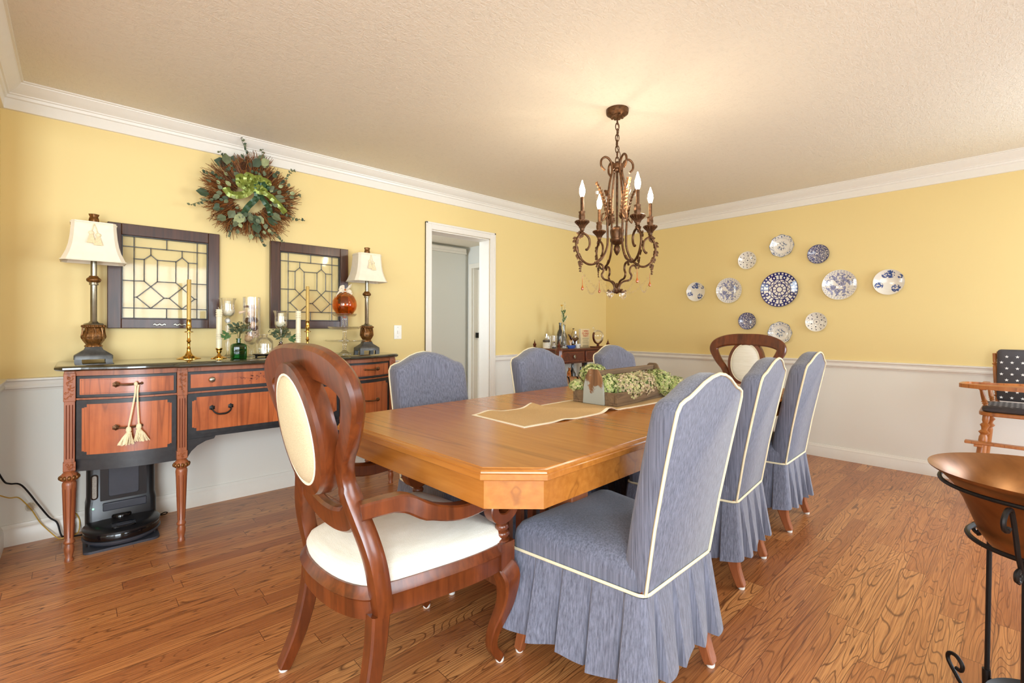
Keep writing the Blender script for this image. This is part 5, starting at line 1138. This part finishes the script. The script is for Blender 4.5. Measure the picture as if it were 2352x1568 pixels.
m = MB(); m.tube(cr([(HX, HY, 2.35), (HX+.006, HY+.006, 2.28), (HX-.008, HY, 2.2), (HX+.012, HY+.014, 2.14), (HX, HY, zb-.02)], 5), .0022, 6); m.build('lamp_wire', 'bronze', ch, world=True)
MB().lathe([(cz(1)*0+.006, cz(2.07)), (.02, cz(2.075)), (.022, cz(2.085)), (.034, cz(2.09)), (.036, cz(2.105)), (.034, cz(2.118)), (.018, cz(2.122)), (.008, cz(2.135))], 24, (HX, HY, 0)).build('top_hub', 'bronze', ch, world=True, smooth=50)
MB().tube([(HX, HY, cz(2.07)), (HX, HY, cz(1.735))], .0065, 10).build('centre_rod', 'bronze', ch, world=True)
MB().lathe([(.003, cz(1.575)), (.013, cz(1.59)), (.02, cz(1.61)), (.016, cz(1.63)), (.012, cz(1.636)), (.030, cz(1.645)), (.040, cz(1.66)), (.041, cz(1.672)), (.034, cz(1.676)), (.038, cz(1.70)), (.040, cz(1.722)), (.036, cz(1.735)), (.02, cz(1.745)), (.006, cz(1.75))], 28, (HX, HY, 0)).build('centre_urn', 'bronze', ch, world=True, smooth=50)
ths = [math.atan2(v.y, v.x) for v in (RD*.06-FD*.2, RD*.2+FD*.06, RD*-.06+FD*.2, RD*-.2-FD*.06)]
def frond(m, pts, wd, n=12, nrm=None):
    q = cr(pts, 4); m.tube(q, [.004, .0015], 5)
    for k in range(1, n):
        f = k/n; i = int(f*(len(q)-1)); p = q[i]; t_ = (q[min(i+1, len(q)-1)]-q[max(i-1, 0)]).normalized(); s_ = t_.cross(nrm).normalized()
        for sg in (-1, 1): leaf(m, p, t_*.9+s_*sg, nrm, wd*(1-.4*f)*1.5, wd*.5)
for i, th in enumerate(ths):
    g = lambda r, z: L3(r, z, th); sd = Vector((-sin(th), cos(th), 0)); rd = Vector((cos(th), sin(th), 0))
    # upper scroll: from a curl beside the crown, in under the hub, down along the rod
    MB().tube(cr([g(.082, 2.075), g(.105, 2.10), g(.104, 2.135), g(.078, 2.155), g(.050, 2.142), g(.036, 2.11), g(.034, 2.07), g(.05, 2.0), g(.062, 1.90), g(.066, 1.80), g(.062, 1.70), g(.066, 1.62), g(.10, 1.55), g(.145, 1.525)], 5), .0065, 8).build('scroll_arm', 'bronze', ch, world=True)
    # outer arm: bottom sweep out to the cup and the inward curl
    o = MB(); o.tube(cr([g(.10, 1.56), g(.14, 1.522), g(.19, 1.515), g(.235, 1.545), g(.262, 1.60), g(.262, 1.65), g(.236, 1.69), g(.205, 1.688), g(.182, 1.662), g(.18, 1.625), g(.195, 1.60), g(.205, 1.602)], 6), .0065, 8); arm = o.build('outer_arm', 'bronze', ch, world=True)
    # lower scroll to the bottom cage
    MB().tube(cr([g(.135, 1.50), g(.12, 1.52), g(.095, 1.51), g(.088, 1.48), g(.10, 1.455), g(.085, 1.43), g(.045, 1.42), g(.022, 1.40), g(.015, 1.37), g(.035, 1.355), g(.06, 1.365)], 5), .006, 8).build('lower_scroll', 'bronze', ch, world=True)
    MB().tube(cr([g(.055, 1.84), g(.075, 1.80), g(.10, 1.775), g(.10, 1.81), g(.088, 1.82)], 5), .0045, 6).build('inner_curl', 'bronze', ch, world=True)
    m = MB(); frond(m, [g(.06, 1.78), g(.075, 1.86), g(.10, 1.94), g(.135, 2.0)], .022, 13, rd); m.build('upper_leaf', 'bronze', ch, world=True, smooth=0)
    m = MB(); frond(m, [g(.215, 1.70), g(.262, 1.665), g(.268, 1.60), g(.245, 1.545), g(.235, 1.50)], .020, 11, sd); frond(m, [g(.235, 1.515), g(.24, 1.49), g(.238, 1.465)], .010, 4, sd); m.build('arm_leaf', 'bronze', arm, world=True, smooth=0)
    p = g(.228, 0); cxx, cyy = p.x, p.y
    m = MB(); m.lathe([(.010, cz(1.69)), (.014, cz(1.70)), (.009, cz(1.705)), (.013, cz(1.712)), (.012, cz(1.72)), (.018, cz(1.735)), (.032, cz(1.75)), (.040, cz(1.757)), (.041, cz(1.764)), (.036, cz(1.767)), (.012, cz(1.766))], 26, (cxx, cyy, 0)); cup = m.build('drip_cup', 'bronze', ch, world=True, smooth=50)
    m = MB()
    for k in range(16): a = k*2*pi/16; m.sphere((cxx+.038*cos(a), cyy+.038*sin(a), cz(1.759)), .005, 6); m.tube([(cxx+.036*cos(a), cyy+.036*sin(a), cz(1.754)), (cxx+.019*cos(a), cyy+.019*sin(a), cz(1.736)), (cxx+.013*cos(a), cyy+.013*sin(a), cz(1.722))], .0022, 4)
    m.build('fluting', 'bronze', cup, world=True)
    MB().lathe([(.013, cz(1.766)), (.012, cz(1.77)), (.017, cz(1.78)), (.018, cz(1.795)), (.0155, cz(1.808)), (.019, cz(1.82)), (.016, cz(1.818)), (.010, cz(1.80))], 20, (cxx, cyy, 0), lobes=5, amp=.1).build('tulip_collar', 'bronze', ch, world=True, smooth=50)
    MB().lathe([(.0095, cz(1.79)), (.0095, cz(1.905)), (.006, cz(1.907))], 16, (cxx, cyy, 0)).build('candle_sleeve', 'bronze', ch, world=True, smooth=50)
    MB().lathe([(.007, cz(1.905)), (.012, cz(1.915)), (.0165, cz(1.935)), (.015, cz(1.955)), (.009, cz(1.975)), (.004, cz(1.992)), (.001, cz(2.003))], 16, (cxx, cyy, 0)).build('candle_bulb', 'bulb', ch, world=True, smooth=70)
    # crystals: one by the leaf tip, amber drop at the arm end, strands between arms, pendants below
    c = g(.135, 1.965); m = MB(); m.tube([g(.135, 2.0), c], .001, 4); m.lathe([(.001, -.055), (.011, -.03), (.013, -.015), (.006, 0), (.001, .006)], 8, (c.x, c.y, c.z-.005), sx=1); m.build('crystal_drop', 'crystal', ch, world=True, smooth=0)
    a_ = g(.225, 1.465); 
    zz = {0: 1.40, 1: 1.405, 2: 1.375, 3: 1.37}[i]
    m = MB(); m.lathe([(.001, -.01), (.007, -.006), (.0085, .001), (.006, .008), (.0018, .02), (.0012, .06), (.001, .07)], 12, (a_.x, a_.y, cz(zz))); m.build('amber_drop', 'amberdrop', ch, world=True)
    b2 = L3(.225, 1.465, ths[(i+1) % 4]); m = MB(); n_ = 22
    for k in range(n_+1):
        f = k/n_; q = a_.lerp(b2, f)+Vector((0, 0, -.16*CS*(1-(2*f-1)**2)*.72)); m.sphere(q, .0068 if k % 2 else .0048, 6)
    m.build('bead_strand', 'crystal', ch, world=True, smooth=0)
    c0 = L3(.03, 1.375, th+.7); m = MB(); n_ = 16
    for k in range(n_+1):
        f = k/n_; q = a_.lerp(c0, f)+Vector((0, 0, -.055*(1-(2*f-1)**2))); m.sphere(q, .006 if k % 2 else .0045, 6)
    m.build('bead_strand', 'crystal', ch, world=True, smooth=0)
    pnt = L3(.05+.02*(i % 2), 1.36, th+.5); m = MB(); m.tube([pnt, pnt+Vector((0, 0, .035))], .001, 4)
    m.lathe([(.001, -.05), (.006, -.04), (.02 if i % 2 else .012, -.025), (.021 if i % 2 else .013, -.012), (.009, -.002), (.002, .003)], 8, (pnt.x, pnt.y, pnt.z), sx=1); m.build('crystal_pendant', 'crystal', ch, world=True, smooth=0)
MB().lathe([(.004, cz(1.345)), (.02, cz(1.355)), (.024, cz(1.37)), (.012, cz(1.385)), (.004, cz(1.41))], 16, (HX, HY, 0)).build('bottom_finial', 'bronze', ch, world=True)
# ------------------------------------------------------------------ high chair
hc = thing('high_chair', 'maple high chair with turned legs and tray beside the right edge against the far wall', 'high chair', (.02, 4.42, 0))
def spindle(p0, p1, r, rings=(.15, .22, .8, .87)):
    p0, p1 = Vector(p0), Vector(p1); n = 40; pts = [p0.lerp(p1, k/n) for k in range(n+1)]; R_ = []
    for k in range(n+1):
        f = k/n; v_ = r*(.72+.28*sin(pi*min(1, f*1.1)))
        for q in rings:
            d = abs(f-q); v_ += r*.32*math.exp(-(d/.012)**2)-r*.22*math.exp(-((d-.028)/.010)**2)
        R_.append(v_)
    return MB().tube(pts, R_, 14)
for sx in (-1, 1):
    spindle((.02+sx*.245, 4.235, 0), (.02+sx*.19, 4.30, .60), .024).build('leg', 'hc', hc, world=True)
    spindle((.02+sx*.245, 4.80, 0), (.02+sx*.175, 4.62, .60), .024).build('leg', 'hc', hc, world=True)
    spindle((.02+sx*.19, 4.34, .62), (.02+sx*.215, 4.30, .755), .013, (.3, .4)).build('arm_spindle', 'hc', hc, world=True)
    spindle((.02+sx*.17, 4.60, .62), (.02+sx*.19, 4.60, .755), .013, (.3, .4)).build('arm_spindle', 'hc', hc, world=True)
    MB().box(.02+sx*.205-.02, .02+sx*.205+.02, 4.22, 4.70, .755, .775).build('arm_rest', 'hc', hc, world=True, bevel=.006)
    spindle((.02+sx*.15, 4.68, .61), (.02+sx*.17, 4.76, .97), .014, (.2, .3, .8)).build('back_post', 'hc', hc, world=True)
m = MB(); q = rrect(-.205, .245, 4.24, 4.68, .06, 5); m.loft([[(x, y, z) for x, y in q] for z in (.590, .615)]); m.build('seat', 'hc', hc, world=True, bevel=.005)
MB().box(-.265, .305, 4.17, 4.225, .415, .432).build('foot_rest', 'hc', hc, world=True, bevel=.004)
for sx in (-1, 1): MB().box(.02+sx*.222-.02, .02+sx*.222+.02, 4.17, 4.26, .40, .415).build('foot_rest_bracket', 'hc', hc, world=True, bevel=.003)
MB().tube([(-.20, 4.26, .25), (-.20, 4.75, .22)], .012, 10).build('stretcher', 'hc', hc, world=True); MB().tube([(.24, 4.26, .25), (.24, 4.75, .22)], .012, 10).build('stretcher', 'hc', hc, world=True)
q = [(-.14, 4.772), (.18, 4.772), (.18, 4.75), (-.14, 4.75)]; m = MB(); m.prism(q, .93, .985); m.build('crest_rail', 'hc', hc, world=True, bevel=.006)
q = [tuple(p)[:2] for p in cr([(-.285, 4.13, 0), (-.27, 4.07, 0), (-.17, 4.02, 0), (.02, 4.0, 0), (.21, 4.02, 0), (.31, 4.07, 0), (.325, 4.13, 0), (.30, 4.26, 0), (.18, 4.27, 0), (.02, 4.34, 0), (-.14, 4.27, 0), (-.26, 4.26, 0)], 4, True)]
cxy = Vector((.02, 4.15)); ins = [((x-cxy.x)*.93+cxy.x, (y-cxy.y)*.90+cxy.y) for x, y in q]
m = MB(); m.loft([[(x, y, .777) for x, y in q], [(x, y, .801) for x, y in q], [(x, y, .801) for x, y in ins], [(x, y, .790) for x, y in ins]]); m.build('tray', 'hc', hc, world=True, smooth=40)
def stars(m, origin, u, v, n, w_, h_, s=.0105, st=.05):
    u, v, n = Vector(u).normalized(), Vector(v).normalized(), Vector(n).normalized(); r = 0; y = .012
    while y < h_:
        x = .012+(st/2 if r % 2 else 0)
        while x < w_:
            p = Vector(origin)+u*x+v*y+n*.001
            m.add([p+u*(s if k % 2 == 0 else s*.42)*sin(k*pi/5)+v*(s if k % 2 == 0 else s*.42)*cos(k*pi/5) for k in range(10)], [tuple(range(10))]); x += st
        y += st*.8; r += 1
# two-part star print cushion: a separate thing laid on the chair
cu = thing('chair_cushion', 'charcoal cushion with white star print on the high chair', 'cushion', (.02, 4.5, .62))
m = MB(); W0 = (-.135, .175)
def padp(x0, x1, y0, y1, zb, zt): return [[(x, y, z) for x, y in rrect(x0+d, x1-d, y0+d, y1-d, .04, 4)] for d, z in ((.01, zb), (0, zb+.008), (0, zt-.01), (.012, zt-.002), (.05, zt+.004))]
m.loft(padp(-.19, .23, 4.235, 4.64, .617, .648)); m.mat = 1; stars(m, (-.17, 4.26, .653), (1, 0, 0), (0, 1, 0), (0, 0, 1), .38, .37); stars(m, (-.16, 4.2345, .625), (1, 0, 0), (0, 0, 1), (0, -1, 0), .36, .012)
m.build('seat_pad', ['starfab', 'starw'], cu, world=True, smooth=50)
m = MB(); bk_ = lambda x, z: (x, 4.655+(z-.65)*.19-.004, z)
L_ = []
for d in (0, 1):
    L_.append([(x, bk_(x, z)[1]+(.0 if d == 0 else .03)+.0, z) for x, z in rrect(-.135, .175, .652, 1.0, .02, 3)])
m.loft([[(x*.93+.0014, y-.008, (z-.826)*.94+.826) for x, y, z in L_[0]]]+L_); m.mat = 1
up = Vector((0, .19, 1)).normalized(); stars(m, (-.125, 4.645-.0095, .665), (1, 0, 0), tuple(up), (0, -1, .19), .295, .33)
m.build('back_pad', ['starfab', 'starw'], cu, world=True, smooth=50)
# ------------------------------------------------------------------ copper bowl on a wrought iron stand
PX, PY, KS = .05, 1.885, .848
zz_ = lambda z: CAMH-(CAMH-z)*KS
bw = thing('copper_bowl', 'large flared copper bowl resting in an iron stand at the right edge', 'bowl', (PX, PY, .53))
pr = [(r*KS, zz_(z)) for r, z in [(.001, .425), (.10, .428), (.145, .445), (.168, .48), (.186, .53), (.205, .58), (.23, .625), (.262, .660), (.292, .680)]]
MB().lathe(pr+[(pr[-1][0]+.001, pr[-1][1]+.003)]+[(r-.004, z+.004) for r, z in reversed(pr[1:-1])]+[(.001, pr[0][1]+.005)], 72, (PX, PY, 0)).build('bowl_shell', 'copper', bw, world=True, smooth=50)
st = thing('iron_bowl_stand', 'black wrought iron scroll stand under the copper bowl', 'stand', (PX, PY, 0))
m = MB(); m.tube([(PX+.222*cos(a), PY+.222*sin(a), zz_(.636)) for a in [k*2*pi/64 for k in range(64)]], .0055, 8, closed=True); m.build('top_ring', 'iron', st, world=True)
m = MB(); m.tube([(PX+.163*cos(a), PY+.163*sin(a), zz_(.462)) for a in [k*2*pi/64 for k in range(64)]], .0065, 8, closed=True, up=(0, 0, 1)); m.build('lower_ring', 'iron', st, world=True)
for k, an in enumerate((139, 252, 18)):
    a = radians(an); g = lambda r, z: (PX+r*KS*cos(a), PY+r*KS*sin(a), zz_(z)); h_ = lambda r, z: (PX+r*cos(a), PY+r*sin(a), z)
    MB().tube([h_(.160, zz_(.46)), h_(.168, .08)], .0062, 8).build('rod', 'iron', st, world=True)
    m = MB(); m.tube([h_(.169, .13), h_(.168, .055)], .010, 10); m.build('rod_socket', 'iron', st, world=True)
    m = MB(); q = cr([g(.292, .578), g(.302, .570), g(.32, .578), g(.325, .602), g(.305, .626), g(.28, .626), g(.267, .60), g(.25, .545), g(.236, .49), g(.219, .450), g(.215, .425), g(.23, .412), g(.245, .42), g(.243, .438), g(.230, .440)], 5)
    m.tube(q, .0058, 8); m.build('scroll_bracket', 'iron', st, world=True)
    m = MB(); c = Vector(g(.236, .428)); t_ = Vector((cos(a), sin(a), 0)); m.tube([c+(t_*cos(w_)+Vector((0, 0, 1))*sin(w_))*(.004+.0014*w_) for w_ in [q*.4 for q in range(28)]], .004, 6); m.build('spiral_end', 'iron', st, world=True)
    m = MB(); m.tube(cr([h_(.168, .075), h_(.185, .03), h_(.212, .0065), h_(.235, .02), h_(.262, .045), h_(.288, .075), h_(.285, .098), h_(.262, .104), h_(.242, .088), h_(.246, .068), h_(.262, .066)], 5), .006, 8); m.build('scroll_foot', 'iron', st, world=True)
m = MB(); m.lathe([(.001, .112), (.10, .112), (.122, .122), (.128, .134), (.122, .132), (.10, .120), (.001, .118)], 40, (PX, PY, 0)); m.build('bottom_dish', 'iron', st, world=True)
for an in (139, 252, 18):
    a = radians(an); MB().tube([(PX+.12*cos(a), PY+.12*sin(a), .122), (PX+.168*cos(a), PY+.168*sin(a), .10)], .005, 8).build('dish_bracket', 'iron', st, world=True)
